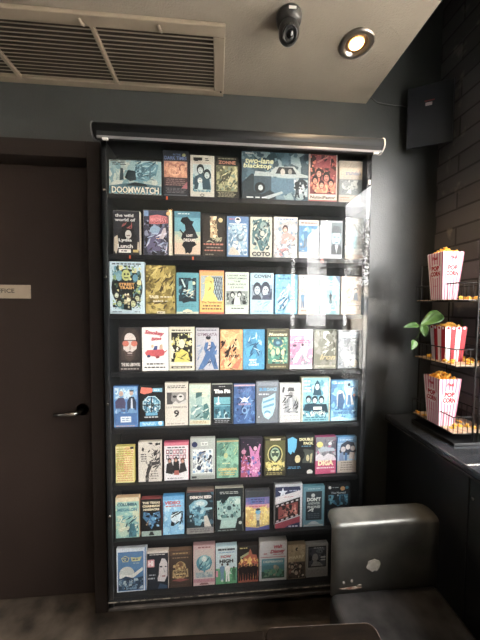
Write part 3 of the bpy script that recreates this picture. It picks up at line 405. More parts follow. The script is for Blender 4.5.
 [('P',[(.02,.84),(.08,.98),(.5,.96),(.58,.9),(.5,.84),(.2,.8)],'dd5a38'),('P',[(.55,.86),(.55,.95),(.95,.95),(.95,.85)],'6fb3d0'),('X',.6,.87,.9,.93,1,'d8ecf2'),('E',.5,.53,.4,1.05,'bfe0ea',8,.39),('E',.5,.53,.36,1.05,'3b7f9c',8,.39),('N',.2,.36,.8,.7,['a9d6e2','2a5f78','dcebee','5fa9c2','123444'],34,.08),('R',.48,.32,.52,.74,'10181c'),('R',.14,.52,.86,.545,'10181c'),('R',.25,.27,.75,.34,'4fa6c9'),('X',.2,.2,.8,.26,1,'c9ced0'),('R',0,.0,1,.12,'45a5d4'),('X',.06,.02,.7,.1,2,'c4e2ee'),('E',.86,.07,.09,1,'d6ecf4')]),
(4,164.5,188.2,382.7,'cfc8b9','d2cbbd','cream tape with a monochrome close-up of eyes above a large black nine',
 [('X',.08,.87,.92,.95,2,'3c3834'),('R',.08,.5,.92,.78,'8e8a86'),('P',[(.08,.5),(.08,.78),(.3,.78),(.26,.6),(.4,.5)],'4c4a49'),('E',.68,.66,.16,1,'d0ccc6'),('E',.42,.68,.09,.6,'2c2b2b'),('E',.68,.68,.07,.6,'2c2b2b'),('P',[(.3,.5),(.46,.58),(.6,.52),(.92,.6),(.92,.5)],'cac5be'),('T','CUTTERBEATS',.5,.43,.9,.04,'3a3633',.0),('T','9',.5,.28,.24,.17,'2c2a29',.03),('X',.1,.02,.9,.07,1,'a59d90')]),
(4,188.8,210.8,384.3,'c4c0ab','bfd0c0','pale mint tape with a green tinted leather jacketed youth and cream bubble title',
 [('N',.03,.1,.97,.9,['b5cbc0','cad5c2','a3bfb6'],16,.2),('T','CinDo',.5,.86,.8,.1,'e6e0bc',.06),('T','DOY',.75,.74,.3,.09,'e6e0bc',.06),('P',[(.05,.15),(.1,.42),(.3,.52),(.6,.5),(.8,.36),(.98,.3),(.98,.1)],'7fa6a4'),('P',[(.3,.5),(.34,.7),(.5,.78),(.62,.68),(.6,.52)],'96b8b2'),('P',[(.3,.66),(.32,.8),(.56,.84),(.66,.74),(.56,.72)],'3f706e'),('P',[(.66,.16),(.68,.5),(.84,.54),(.94,.4),(.92,.14)],'3f7674'),('S',.05,.15,.95,.5,['2d5c5a','d0ded0'],18,.03),('R',.03,.02,.97,.12,'cfc9a8'),('X',.15,.04,.85,.1,2,'a5885a')]),
(4,211.5,232.8,384.3,'c9c6c0','16191b','black tape with white blob lettering and a teal framed picture of hands in a pit',
 [('T','The Pit',.5,.83,.8,.1,'eceae4',.09),('X',.3,.93,.7,.97,1,'a7a7a4'),('R',.1,.14,.9,.68,'2b7284'),('R',.1,.45,.9,.68,'5fa6b2'),('R',.1,.48,.9,.5,'1e4f5c'),('P',[(.28,.48),(.3,.7),(.34,.7),(.36,.5)],'dfe6e4'),('E',.3,.52,.12,.5,'cfdcda'),('P',[(.25,.16),(.3,.3),(.42,.34),(.44,.18)],'9fc4c6'),('P',[(.58,.16),(.62,.34),(.72,.3),(.8,.16)],'b8d2d0'),('N',.12,.15,.88,.45,['1b4a58','3b8494'],12,.1),('R',.1,.13,.9,.15,'c4cfcf'),('X',.1,.03,.9,.11,2,'8d8f8f')]),
(4,233.5,255.5,384.3,'3d5f92','28568f','deep blue tape with a white winged skull emblem and tangled line art',
 [('N',0,0,1,1,['2f62a0','1f467c','3f78b4','183866'],30,.14),('S',.05,.05,.95,.6,['6f9fcc','122c54','4a84bc'],26,.03),('T','CASTER',.5,.85,.66,.09,'6a7fb4',.0),('P',[(.22,.7),(.4,.64),(.5,.6),(.6,.64),(.8,.72),(.62,.6),(.7,.54),(.5,.57),(.3,.54),(.4,.6)],'dfe8ee'),('E',.5,.62,.1,1,'e6ecf0'),('T','VERSUS',.5,.5,.6,.05,'c9a4b4',.02),('E',.5,.34,.13,1.2,'6fa0cc'),('E',.5,.34,.08,1.2,'1b3f74'),('R',0,.96,1,1,'c4a2a8')]),
(4,256,279.2,381.3,'7b828a','717880','grey tape with a large pale turquoise drama mask and blue title',
 [('T','SUB',.3,.81,.34,.08,'3f97c8',.05),('T','DANCE',.7,.81,.42,.08,'8bbcd6',.03),('R',.08,.9,.95,.98,'8b929a'),('P',[(.24,.45),(.3,.6),(.5,.62),(.85,.72),(.86,.4),(.74,.18),(.55,.08),(.36,.14),(.26,.28)],'a5cdd8'),('P',[(.3,.52),(.82,.62),(.8,.56),(.3,.47)],'5b98b4'),('P',[(.3,.4),(.8,.48),(.8,.42),(.3,.35)],'5b98b4'),('E',.5,.24,.15,.8,'5b98b4'),('E',.5,.2,.13,.7,'c4e0e6'),('X',.1,.66,.6,.73,1,'c9ced2'),('X',.08,.12,.2,.18,1,'d5d9db')]),
(4,279.6,301.2,383.3,'c3c3c2','c9cac8','white tape with grey ink drawing of a man in a hat, white outlined title',
 [('N',.05,.2,.95,.95,['d5d6d4','b5b9ba','dfe0de'],12,.2),('E',.52,.72,.1,1.3,'8f8f8e'),('P',[(.36,.8),(.4,.9),(.66,.9),(.7,.8)],'5a5c5e'),('P',[(.2,.25),(.28,.55),(.44,.66),(.62,.66),(.8,.5),(.86,.25)],'9fa3a6'),('P',[(.46,.3),(.5,.62),(.58,.62),(.62,.3)],'dedfdd'),('S',.1,.25,.9,.7,['3f4346','55595c','26292c'],26,.02),('P',[(.1,.78),(.14,.92),(.24,.9),(.18,.76)],'4a4d50'),('S',.7,.6,.95,.9,['9cc9d8'],6,.02),('T','DOLEMITE',.5,.12,.9,.12,'85888a',.07),('T','DOLEMITE',.5,.12,.86,.1,'e6e6e2',.03)]),
(4,301.3,330.6,377.5,'cfc8ac','7cc0cc','larger turquoise tape with four dark figures grouped under a witch and cream lettering',
 [('N',.05,.1,.95,.97,['8fd0d8','62adc0','a8dadf','4a98b0'],26,.17),('P',[(.4,.6),(.46,.86),(.55,.95),(.64,.86),(.7,.6)],'1f5468'),('E',.55,.79,.07,1.5,'cfe6e6'),('X',.06,.66,.36,.96,4,'d5dcc4'),('H',.25,.5,.085,'b8d8dc','143442'),('H',.47,.49,.085,'d3e6e6','143442'),('H',.7,.49,.085,'c3dee0','143442'),('P',[(.06,.26),(.14,.4),(.35,.42),(.6,.4),(.88,.4),(.95,.2),(.6,.2)],'173c4c'),('R',.42,.27,.72,.34,'d9e6de'),('N',.06,.12,.9,.26,['d3e3da','1d5064','4a94a8'],20,.08),('T','COVEN',.56,.2,.5,.07,'dfe8da',.03),('X',.1,.02,.9,.12,2,'2f7288'),('R',0,0,.05,1,'d6cfb4'),('R',.96,0,1,1,'d6cfb4')]),
(4,331,358.5,380.5,'3d86ba','4f9fcf','light blue tape at the right end of its shelf with cream figures on swirling water',
 [('N',0,0,1,1,['6ab4da','3f8cc0','8ccae2','3379ae'],30,.17),('P',[(.22,.36),(.2,.7),(.3,.78),(.44,.74),(.52,.6),(.46,.36)],'c9d5cf'),('P',[(.24,.3),(.26,.66),(.42,.7),(.5,.5),(.44,.3)],'2c5c88'),('P',[(.56,.4),(.56,.66),(.46,.86),(.62,.8),(.84,.84),(.76,.66),(.86,.4)],'d3dbd6'),('P',[(.6,.4),(.62,.64),(.72,.66),(.76,.4)],'3c78a8'),('E',.66,.9,.06,1,'26445f'),('E',.86,.64,.05,1,'c4846a'),('T','ERMINGHAM',.5,.2,.82,.07,'24649c',.02),('X',.1,.25,.9,.32,1,'2a6aa0'),('P',[(0,.0),(0,.08),(.3,.12),(.7,.04),(1,.08),(1,0)],'a8d6e8'),('X',.1,.92,.6,.97,1,'cfe3ea')]),
(5,115,134.3,446,'c9bc6a','d9cf86','narrow yellow tape covered in tiny orange and green handwriting',
 [('N',0,0,1,1,['dfd68c','cfcf62','e6dca0','d9b878'],24,.2),('X',.04,.03,.98,.97,15,'c48a4c'),('X',.04,.3,.5,.97,10,'a9b04a'),('P',[(.8,.94),(.82,1),(1,1),(1,.94)],'1c1c1c')]),
(5,137.8,161.5,441.5,'b9b1a2','cfc8ba','cream tape with a black ink sketch of a gnarled figure and a bat',
 [('S',.4,.3,.95,.98,['2b2a2b','55524f','1d1c1e'],40,.035),('P',[(.14,.8),(.18,.88),(.26,.84),(.22,.76)],'1d1c1e'),('P',[(.3,.0),(.36,.3),(.5,.5),(.9,.5),(.92,.44),(.6,.4),(.46,.2),(.44,0)],'3a3837'),('N',.3,.0,.6,.5,['29282a','6a6763'],14,.06),('X',.08,.5,.38,.72,4,'4a4744'),('X',.55,.05,.9,.3,4,'8c877e')]),
(5,163.7,188.8,442,'b5526a','d9d6d6','white tape with a pink top band, grid of block letters and three women in black',
 [('R',0,.92,1,1,'c4546c'),('X',.1,.84,.9,.9,1,'3a3638')]+[('R',.08+.14*i,.7-.14*j,.2+.14*i,.82-.14*j,['8f4456','55505a','b46a78'][(i+j)%3]) for i in range(6) for j in range(2)]+[('R',.11+.14*i,.73-.14*j,.17+.14*i,.79-.14*j,'ddd9da') for i in range(6) for j in range(2)]+[('P',[(.06,.2),(.1,.44),(.3,.5),(.4,.34),(.34,.16)],'2a2628'),('P',[(.36,.18),(.38,.5),(.6,.52),(.64,.2)],'1c191b'),('P',[(.62,.18),(.66,.44),(.84,.48),(.94,.24)],'2a2628'),('P',[(.4,.14),(.42,.26),(.6,.26),(.62,.14)],'a04a3c'),('H',.22,.52,.07,'c4846c','241c1c'),('H',.48,.54,.07,'c98f78','1c1616'),('H',.76,.51,.07,'c98f78','5b3022'),('X',.1,.03,.8,.08,1,'77747a')]),
(5,190,215.3,438,'b9bdb4','aeb3ac','pale grey clamshell tape with a round navy logo and blue inked fight scene',
 [('R',.08,.14,.92,.74,'dbe0dc'),('N',.1,.16,.9,.72,['6f9cc0','3a5f86','cfd9dc','1d2c40','a3bccf','8d9298'],40,.09),('S',.12,.18,.88,.7,['16202e','e6e9e6'],16,.02),('E',.17,.86,.12,1,'1f2f5c'),('R',.42,.83,.72,.92,'d5d8d0'),('X',.45,.84,.7,.9,1,'8a8f8a'),('R',.02,.02,.98,.1,'8f958e'),('R',.05,.03,.25,.08,'33383a')]),
(5,216.3,238.9,439.8,'5f7a68','6fa68c','sea green tape with faint gold scenery and yellow lettering near the bottom',
 [('N',0,0,1,1,['7ab096','639a80','86b89a','558a76'],30,.18),('S',.05,.6,.95,.95,['3f6e5e','b5c08a'],14,.03),('E',.42,.6,.09,1.5,'b9be82'),('T','COMPANION',.5,.23,.86,.08,'d3b25a',.04),('X',.2,.36,.7,.42,1,'c9cf9c'),('X',.1,.06,.9,.17,2,'c4a95a'),('R',0,.96,1,1,'b59a6a')]),
(5,239.3,262.5,438,'3a3440','211c2a','dark tape with hot pink and violet dancing figures and falling petals',
 [('P',[(.05,.0),(.08,.4),(.2,.6),(.35,.5),(.4,.2),(.38,0)],'a03a5c'),('E',.18,.66,.1,1.1,'c47a96'),('P',[(.42,.0),(.5,.4),(.46,.64),(.42,.8),(.48,.8),(.6,.68),(.75,.66),(.88,.86),(.94,.84),(.86,.6),(.94,.3),(.84,0)],'c26aa0'),('E',.7,.74,.08,1.2,'e0a4b8'),('N',.06,.0,.95,.55,['d98ab8','8a3a7a','5b5aa8','e6a8c4','6a2a50','a03a58'],44,.075),('N',.1,.6,.9,.96,['c49ab0','7a4a6a'],9,.03)]),
(5,264.2,286.3,438,'4a4528','332f1c','black and olive tape with a bearded face inside an arch above yellow script',
 [('R',.04,.14,.96,.95,'5b5a30'),('E',.5,.58,.36,1.25,'c3b86a'),('E',.5,.58,.31,1.25,'2f3a2c'),('E',.5,.6,.22,1.3,'8fae96'),('E',.5,.6,.17,1.2,'3a5244'),('R',.35,.62,.46,.66,'c3cfa8'),('R',.54,.62,.65,.66,'c3cfa8'),('P',[(.35,.48),(.5,.55),(.65,.48),(.5,.36)],'b5c49a'),('N',.05,.14,.95,.42,['a89c4a','d3c46a','55502a'],22,.09),('T','Spielus',.5,.33,.86,.12,'dccf74',.05,.2),('R',.25,.95,.75,1,'c9bba0'),('X',.15,.16,.85,.24,1,'d3c98c'),('X',.1,.03,.9,.11,2,'a99e5c')]),
(5,286.8,315,435,'17191b','15181a','wide black tape with a cyan splash, cream heading and dark haired faces',
 [('P',[(.04,.6),(.02,.92),(.2,.97),(.36,.9),(.34,.7),(.26,.56),(.2,.6),(.14,.52)],'3fa8d2'),('T','DOUBLE',.7,.9,.5,.075,'e3dca0',.05),('T','PACK',.78,.8,.36,.075,'e3dca0',.05),('X',.5,.7,.95,.75,1,'4a8aa8'),('P',[(.56,.3),(.6,.66),(.98,.62),(.98,.28)],'4a5048'),('E',.47,.5,.18,1.1,'0c0d0e'),('E',.39,.4,.1,1.5,'d5c68a'),('E',.76,.42,.06,2,'c9bf8c'),('P',[(.84,.3),(.86,.52),(.93,.54),(.9,.3)],'b9b084'),('P',[(.3,.1),(.36,.3),(.55,.34),(.6,.1)],'0e1012'),('X',.02,.15,.55,.22,2,'3a8cb4'),('E',.84,.06,.11,.8,'d6d4cc'),('R',.7,0,1,.02,'15181a')]),
(5,315.5,336.6,436.5,'8d3a60','6a6a74','magenta based tape with a floating vehicle picture, yellow badge and thick cream letters',
 [('R',0,.5,1,1,'76767e'),('N',0,.5,1,.95,['8a8a90','5a5a66','a8a8ac','b46a8a'],18,.14),('R',.15,.62,.9,.72,'2c4a6a'),('P',[(.1,.66),(.3,.74),(.9,.7),(.95,.62),(.2,.6)],'a9b8c4'),('E',.7,.82,.09,.9,'d9dcdc'),('E',.2,.8,.16,.9,'ded26a'),('P',[(0,.32),(0,.5),(.2,.56),(.4,.48),(.6,.56),(.9,.5),(1,.4),(1,.3)],'d3cdd2'),('R',0,0,1,.36,'c42f6a'),('T','DIGA',.5,.3,.76,.15,'f0e0b4',.06),('X',.04,.13,.96,.2,1,'e8d9dc'),('R',.75,.03,.95,.09,'e39ab4')]),
(5,337.2,357.3,436.5,'4f86b4','8fb6d2','blue sky tape with a row of cartoon like pale heads over beige lower half',
 [('R',0,0,1,.34,'b9ad9e'),('R',0,.84,1,1,'5f97c4'),('X',.1,.9,.8,.95,1,'b5d0e0'),('P',[(.1,.6),(.2,.8),(.5,.9),(.85,.84),(.98,.6),(.9,.5),(.2,.5)],'3a4456'),('E',.3,.66,.13,1.1,'cfc6c2'),('E',.55,.72,.12,1.1,'dcd3cd'),('E',.8,.68,.12,1.1,'c9c0bd'),('P',[(.1,.34),(.12,.54),(.3,.6),(.36,.34)],'6a86b0'),('P',[(.38,.34),(.4,.56),(.52,.56),(.5,.34)],'2a6ca8'),('P',[(.6,.4),(.65,.58),(.9,.56),(.88,.36)],'c3b8b2'),('X',.15,.05,.85,.32,4,'8a8178')]),
(6,115,139.3,496.5,'c9a983','8fc0b4','seafoam tape with two lines of dark teal capitals over a sketched village',
 [('N',0,0,1,1,['9ac8ba','7fb5ac','b5d0b8','c9cfae'],26,.2),('R',0,.9,1,1,'d5c49c'),('T','COLUMBIA',.5,.83,.86,.08,'2a5a66',.05),('T','MEGALON',.5,.7,.84,.08,'3a8090',.05),('S',.05,.05,.95,.55,['1f4a54','e3e3c8','4a94a0'],24,.03),('P',[(.55,.02),(.6,.34),(.8,.36),(.9,.02)],'2f6e7c'),('N',.6,.02,.95,.4,['3d8494','26606c'],8,.09)]),
(6,140.5,162,498,'7a3c3a','0f1315','black tape with three lines of cream capitals and a snarling blue beast face',
 [('T','THE TEXAS',.5,.9,.86,.065,'d9cda8',.06),('T','CHAINSAW',.5,.81,.86,.065,'e8d8a6',.06),('T','MASSACRE',.5,.72,.78,.06,'d9cda8',.06),('P',[(.08,.5),(.12,.66),(.4,.62),(.5,.54),(.6,.62),(.9,.66),(.95,.5),(.7,.36),(.5,.18),(.3,.36)],'2f6f9c'),('N',.15,.25,.88,.62,['4f9ac4','1a3f5c','0c1a24','7ab8d8'],26,.08),('E',.3,.54,.08,.7,'0a0f14'),('E',.72,.54,.08,.7,'0a0f14'),('N',.2,.3,.5,.42,['b5946a','6a5440'],6,.05),('R',.02,.0,.98,.14,'9fb8ac'),('P',[(.36,.02),(.44,.12),(.56,.12),(.64,.02)],'2f3a38')]),
(6,162.5,184.3,495,'4a90c0','79bce0','bright sky blue tape with red heading and a black line drawing of a face',
 [('R',0,.9,1,1,'4fa0d2'),('N',0,.0,1,.9,['8cc8e4','68aed8','b5dcec'],18,.2),('T','VIDEO',.45,.83,.76,.09,'c43c48',.05),('X',.1,.71,.9,.77,1,'c43c48'),('E',.62,.45,.26,1.1,'d5e8ee'),('S',.35,.25,.95,.6,['18242e','20303c'],22,.03),('P',[(.36,.24),(.4,.36),(.56,.3),(.5,.22)],'1a2834'),('R',.02,.3,.06,.85,'3a7fb4')]),
(6,186.2,214,489.5,'8d7a6c','1f3138','dark tape with a large pale blue cut-open head, cream title and grey base strip',
 [('N',.0,.2,1,.96,['1b2a30','2a4450','3f6878'],20,.16),('P',[(.3,.2),(.28,.45),(.12,.5),(.08,.66),(.3,.78),(.5,.72),(.62,.72),(.7,.5),(.6,.3),(.5,.18)],'5f9fb4'),('E',.52,.7,.26,.6,'9cc4cc'),('E',.5,.7,.17,.5,'cfdcd8'),('N',.1,.25,.66,.66,['86bcc8','2a5f74','b5d5d8','1c4250'],22,.09),('P',[(.66,.15),(.64,.4),(.76,.42),(.92,.15)],'cfc6b8'),('P',[(.62,.52),(.95,.56),(.95,.6),(.62,.6)],'8fb8c0'),('T','DEMON SEED',.52,.85,.8,.07,'eae2d4',.05),('R',0,0,1,.14,'8d8a86'),('X',.08,.03,.92,.12,2,'6a6866'),('R',0,.97,1,1,'7a4a42')]),
(6,214.8,243.6,487,'d0cabb','152022','black clamshell tape in a cream shell with a pale green monster group drawing',
 [('X',.15,.86,.85,.93,2,'aeb4ac'),('P',[(.08,.3),(.06,.72),(.4,.72),(.5,.8),(.9,.8),(.92,.34),(.8,.3),(.72,.08),(.16,.08),(.22,.28)],'9cc0b8'),('N',.1,.32,.9,.76,['2c4a4c','7fa8a4','c9dad0','16282a','558480'],46,.08),('E',.5,.55,.14,1.3,'8fb4ae'),('E',.5,.55,.08,1.1,'2f5052'),('P',[(.2,.1),(.28,.26),(.74,.28),(.7,.1)],'a9cac0'),('E',.9,.2,.06,1,'b5bcb4'),('X',.1,.02,.8,.06,1,'7a8480')]),
(6,245.3,270,490,'3a3c40','d3b05a','tape with a tiny blue headed figure before a yellow and purple radiant sky',
 [('R',0,.84,1,1,'3a3f44'),('R',0,.62,1,.84,'5a62a0'),('N',0,.6,1,.84,['6a5fa4','4a6aa8','8a6aa8'],12,.12),('R',0,.56,1,.66,'c98a9a'),('N',0,.12,1,.62,['e0c45c','efd873','d9a44a','e6cf86'],26,.14),('X',.2,.7,.8,.82,2,'3c3a78'),('X',.1,.58,.9,.64,1,'c4505a'),('G',.52,.08,.4,'c9cac4','6fb8d8','55606a'),('E',.52,.46,.11,.9,'62b0d4'),('E',.52,.53,.1,.5,'33424a'),('P',[(0,.0),(0,.1),(.5,.06),(1,.12),(1,0)],'4a4f90')]),
(6,275,302.8,483.5,'d9dbe0','c9ccd4','white tape with a navy star corner and a diagonal black film strip on red',
 [('P',[(0,.72),(0,.95),(.9,.95),(.95,.86)],'26305a'),('star',.28,.82,.19,'dfe6ee'),('X',.5,.83,.88,.88,1,'aab4cc'),('P',[(0,.56),(.0,.7),(.92,.86),(.92,.72)],'e3dfe0'),('X',.3,.7,.7,.73,1,'c4707c'),('P',[(0,.12),(0,.54),(.92,.7),(.92,.28)],'1a1718'),('P',[(.12,.2),(.12,.48),(.84,.6),(.84,.32)],'8f3a34'),('N',.14,.26,.82,.54,['c46a58','3a1c1e','a8504a','e0a08a','241214'],26,.07)]+[('P',[(.04+.18*i,.49+.03*i),(.04+.18*i,.525+.03*i),(.13+.18*i,.54+.03*i),(.13+.18*i,.505+.03*i)],'d3d2d4') for i in range(5)]+[('P',[(.04+.18*i,.14+.03*i),(.04+.18*i,.175+.03*i),(.13+.18*i,.19+.03*i),(.13+.18*i,.155+.03*i)],'d3d2d4') for i in range(5)]+[('P',[(0,0),(0,.1),(.92,.26),(.92,.0)],'a02c44'),('P',[(.35,0),(.5,.06),(.92,.12),(.92,0)],'2a3460'),('X',.45,.0,.9,.06,1,'c4cad8'),('R',.93,0,1,1,'dfe1e6')]),
(6,303.2,325,485.5,'5a8a98','5f94a4','slate blue tape with a dark central panel and ghostly white lettering',
 [('R',.12,.16,.88,.88,'26333c'),('T','DON\'T',.5,.68,.66,.1,'dfe3dc',.06),('E',.46,.78,.09,1,'c9d0ca'),('T','ANSWER',.5,.58,.6,.07,'a8b2ac',.04),('T','PHONE!',.5,.49,.6,.07,'c4ccc4',.04),('S',.2,.38,.5,.46,['dfe3dc'],4,.02),('X',.2,.2,.8,.34,3,'55626a'),('P',[(.2,.06),(.4,.13),(.6,.13),(.8,.06)],'b5c4c8'),('R',.04,.01,.96,.05,'aab2b2'),('X',.2,.92,.8,.97,1,'aac4cc')]),
(6,326,350.8,483.5,'15181c','14181d','black tape behind the steel seat back with an orange badge and small teal figure',
 [('E',.15,.93,.06,1,'dfe0da'),('X',.25,.91,.6,.95,1,'9aa0a0'),('E',.68,.9,.1,.9,'c98a3c'),('E',.86,.92,.07,.9,'3a7f94'),('T','The Nomad',.5,.8,.6,.05,'c9cfd0',.02),('P',[(.08,.62),(.12,.74),(.9,.76),(.9,.58),(.5,.46)],'2c6f8c'),('N',.1,.5,.9,.75,['3a88a8','163644','5fa6bc','0e1c24'],24,.09),('G',.48,.5,.26,'1b2c38','c9cdd0'),('R',.06,.08,.94,.4,'1b3440'),('X',.1,.1,.9,.36,4,'4a7484')]),
(7,116,146.2,547.5,'dfe4ea','2f6c9c','large blue tape in a white shell with planet, white ray and gold crests',
 [('R',0,0,.96,1,'d9e2ea'),('R',.04,.02,.92,.92,'2f6ea0'),('R',.05,.5,.91,.9,'3a78ab'),('E',.34,.42,.26,1,'c9ccc4',20),('P',[(.08,.32),(.1,.42),(.5,.38),(.88,.55),(.9,.48),(.6,.33),(.4,.28)],'dfdfd6'),('P',[(.05,.04),(.05,.28),(.3,.36),(.6,.3),(.9,.34),(.9,.04)],'1d3a55'),('N',.06,.05,.9,.3,['2f5a7c','12283c','6a8ea8','a9bcc4'],30,.07),('E',.3,.76,.15,.85,'c9c48a',5,.3),('E',.3,.76,.1,.85,'2f5f86'),('X',.22,.72,.38,.79,2,'dcd8a0'),('P',[(.48,.8),(.52,.7),(.8,.7),(.86,.8),(.7,.78)],'c9c48a'),('X',.54,.72,.8,.77,1,'24506f'),('X',.56,.64,.84,.67,1,'b5c4c0')]),
(7,146.7,168.5,551,'c9bdb2','16202c','dark navy tape with half a pale woman face and a pink framed title corner',
 [('R',0,.96,1,1,'d9cfc4'),('X',.05,.9,.95,.95,1,'c9c4c0'),('P',[(.5,.22),(.46,.5),(.55,.78),(.8,.86),(.96,.7),(.96,.36),(.82,.2)],'cfc8c8'),('P',[(.42,.2),(.44,.8),(.6,.92),(1,.9),(1,.7),(.9,.8),(.7,.82),(.58,.66),(.55,.4)],'1a1f2a'),('E',.66,.6,.07,.6,'26303e'),('E',.88,.6,.05,.6,'26303e'),('P',[(.76,.58),(.8,.44),(.88,.46)],'a9a2a6'),('R',.7,.33,.86,.37,'9a6a6e'),('R',.0,.6,.34,.8,'d58a90'),('T','HI',.17,.7,.24,.14,'f0e4e2',.06),('X',.02,.36,.4,.42,1,'b5b9bf'),('X',.02,.26,.38,.34,1,'b5b9bf'),('P',[(.5,.02),(.6,.16),(.95,.1),(.95,.02)],'2c4a66')]),
(7,168.7,191.9,550,'6d5440','3f2f27','brown tape with a golden layered cake shaped emblem and small gold text',
 [('R',.04,.88,.96,.98,'5c4432'),('X',.1,.9,.9,.96,1,'b5945a'),('X',.1,.78,.9,.84,1,'8a7050'),('E',.5,.56,.24,1.1,'a98c55'),('P',[(.14,.28),(.16,.48),(.84,.5),(.86,.28),(.5,.22)],'b59a62'),('E',.5,.62,.12,1.1,'7a5230'),('N',.16,.26,.84,.66,['d3bc80','8a6a3c','6a4a2c','c9a86a'],24,.08),('T','FORTUNE',.5,.42,.6,.07,'2c1f18',.04),('X',.25,.3,.75,.36,1,'3a281c'),('P',[(.1,.2),(.5,.26),(.9,.2),(.5,.16)],'8a3c34'),('X',.1,.04,.9,.09,1,'4f3c30')]),
(7,193,215.3,544.5,'b58f90','c9a9a6','dusty pink tape with a round teal tree emblem in its centre',
 [('R',.04,.1,.96,.9,'c6b5ac'),('E',.5,.56,.37,1.05,'3f8a9c',22),('E',.5,.62,.25,1.1,'7fb8bd'),('E',.5,.66,.12,1.2,'d5e0d8'),('S',.16,.38,.84,.72,['1f5a6c','9cc8c8'],16,.03),('P',[(.46,.24),(.48,.5),(.54,.5),(.56,.24)],'3f8a9c'),('R',.1,.2,.9,.33,'9aa9ac'),('N',.12,.2,.88,.34,['7f959c','b5bcb8'],10,.08),('R',0,.08,1,.17,'b47a84'),('P',[(.28,.02),(.34,.07),(.66,.07),(.72,.02)],'8a5a5a'),('X',.2,.92,.8,.98,1,'8a4a50')]),
(7,215.5,237.3,545.5,'b9d3dc','c4d9dc','pale blue and green tape with red and black title over two men in white coats',
 [('X',.06,.86,.94,.97,1,'55606a'),('R',0,.0,1,.42,'4f9f6a'),('N',0,0,1,.42,['62b078','3a8456','cfe0d0'],14,.14),('X',.1,.82,.94,.86,1,'4a8ab4'),('T','HOW HIGH',.5,.92,.8,.05,'20242a',.02),('T','HOW',.48,.73,.5,.08,'a83038',.05),('T','HIGH',.5,.61,.66,.1,'15181c',.05),('G',.3,.1,.46,'5f87a8','4a3a34'),('G',.56,.06,.5,'e6e6e2','3a2a26'),('G',.86,.08,.38,'2f6a48','4a3a34'),('R',.0,.2,.1,.36,'d3829a')]),
(7,238,258.8,545,'2b211d','1d1716','black tape with a blazing orange fire behind a row of dark standing men',
 [('P',[(0,.0),(0,.5),(.2,.62),(.3,.72),(.5,.8),(.6,.92),(.7,.76),(.9,.74),(1,.6),(1,0)],'b54c22'),('N',.0,.1,1,.66,['dd7a2c','efaa3c','f6d06a','c4502a','9a3418'],46,.1),('P',[(.4,.3),(.5,.66),(.6,.72),(.66,.5),(.7,.3)],'f3c65a')]+[('G',.1+.13*i,.06+.03*(i%2),.44,['1d1412','2a1813'][i%2],'6a4030') for i in range(7)]+[('P',[(.08,.72),(.5,.84),(.52,.78),(.12,.66)],'a8b080'),('X',.02,.92,.5,.98,1,'c9b86a'),('X',.1,.01,.9,.05,1,'8a4a2a')]),
(7,259.3,287.3,540.8,'c9c7c4','c6c4c3','white shell tape with red script lettering above a framed teal farm picture',
 [('R',.08,.06,.92,.56,'3f7a84'),('R',.08,.4,.92,.56,'4f8f9c'),('R',.08,.06,.92,.24,'2c5240'),('P',[(.5,.12),(.52,.36),(.62,.4),(.72,.34),(.74,.12)],'8f8a74'),('E',.56,.36,.05,1.2,'b8a080'),('N',.1,.1,.9,.3,['2a5a48','48866a','6a8a6a'],14,.1),('T','DESPERADO',.5,.49,.72,.06,'cfd6cc',.03),('X',.1,.67,.32,.72,1,'a63446'),('T','Walt',.68,.87,.32,.09,'a02e40',.06,.3,.1),('T','Disney',.66,.74,.56,.12,'a02e40',.06,.3,.05),('X',.45,.65,.9,.69,1,'b8606c'),('R',.04,.6,.96,.615,'a85058')]),
(7,287.6,306,544,'8a7a62','9a8768','tan tape with an embossed gold title above a crowd of small pale faces',
 [('N',.02,.5,.98,.98,['a59272','8d7a5c','ad9a7a'],14,.2),('P',[(.42,.86),(.46,.92),(.58,.92),(.54,.88),(.5,.86),(.56,.83),(.48,.82)],'2c241c'),('T','HARRP',.5,.64,.84,.09,'cfc09a',.02),('R',.02,.02,.98,.5,'4c4038'),('N',.04,.02,.96,.5,['b5a48c','6a4a40','2c2422','cfc4b4','8a5a4c'],30,.1),('H',.25,.38,.1,'c3ab94','241c1a'),('H',.7,.38,.1,'c9b39c','241c1a'),('H',.48,.2,.12,'c9b8a4','3a2a24')]),
(7,306.3,328.5,543.5,'8f8d8a','96938f','grey tape beside the steel seat back with a square dark photo of a face',
 [('R',.08,.3,.92,.94,'2c2c30'),('R',.12,.34,.88,.9,'4a4e58'),('N',.12,.34,.88,.9,['33363f','5c606a','23252c','6f727a'],22,.1),('E',.4,.6,.14,1.4,'8a8684'),('P',[(.2,.34),(.35,.5),(.6,.46),(.8,.34)],'8c8a88'),('R',.66,.5,.88,.54,'b5b4b2'),('R',.66,.58,.88,.62,'b5b4b2'),('X',.3,.86,.8,.93,1,'9a9aa0'),('R',.05,.05,.95,.24,'8d8a87')]),
]
BOT = [(0,[(135,195.5),(202,198.3),(275,201.5),(350,203.8)]),(1,[(126,254),(160,255.5),(238,257.5),(330,260.5)]),(2,[(126,314),(212,313.5),(286,314.5),(350,315)]),(3,[(130,371),(207,370.7),(254,369.7),(350,368.7)]),(4,[(125,428),(200,424.7),(267,422.5),(345,421.5)]),(5,[(125,482),(202,480),(275,477),(347,472.5)]),(6,[(127,538),(200,535),(257,530.7),(314,524.5)]),(7,[(131,592),(204,587),(248,581.7),(317,577.5)])]
YT = 1.30                                          # the shelves' front line; tapes stand just behind it
SHZ = {}
for r, ps in BOT:
    SHZ[r] = sum(at(x, y, YT).z for x, y in ps)/len(ps)
rr = random.Random(4)
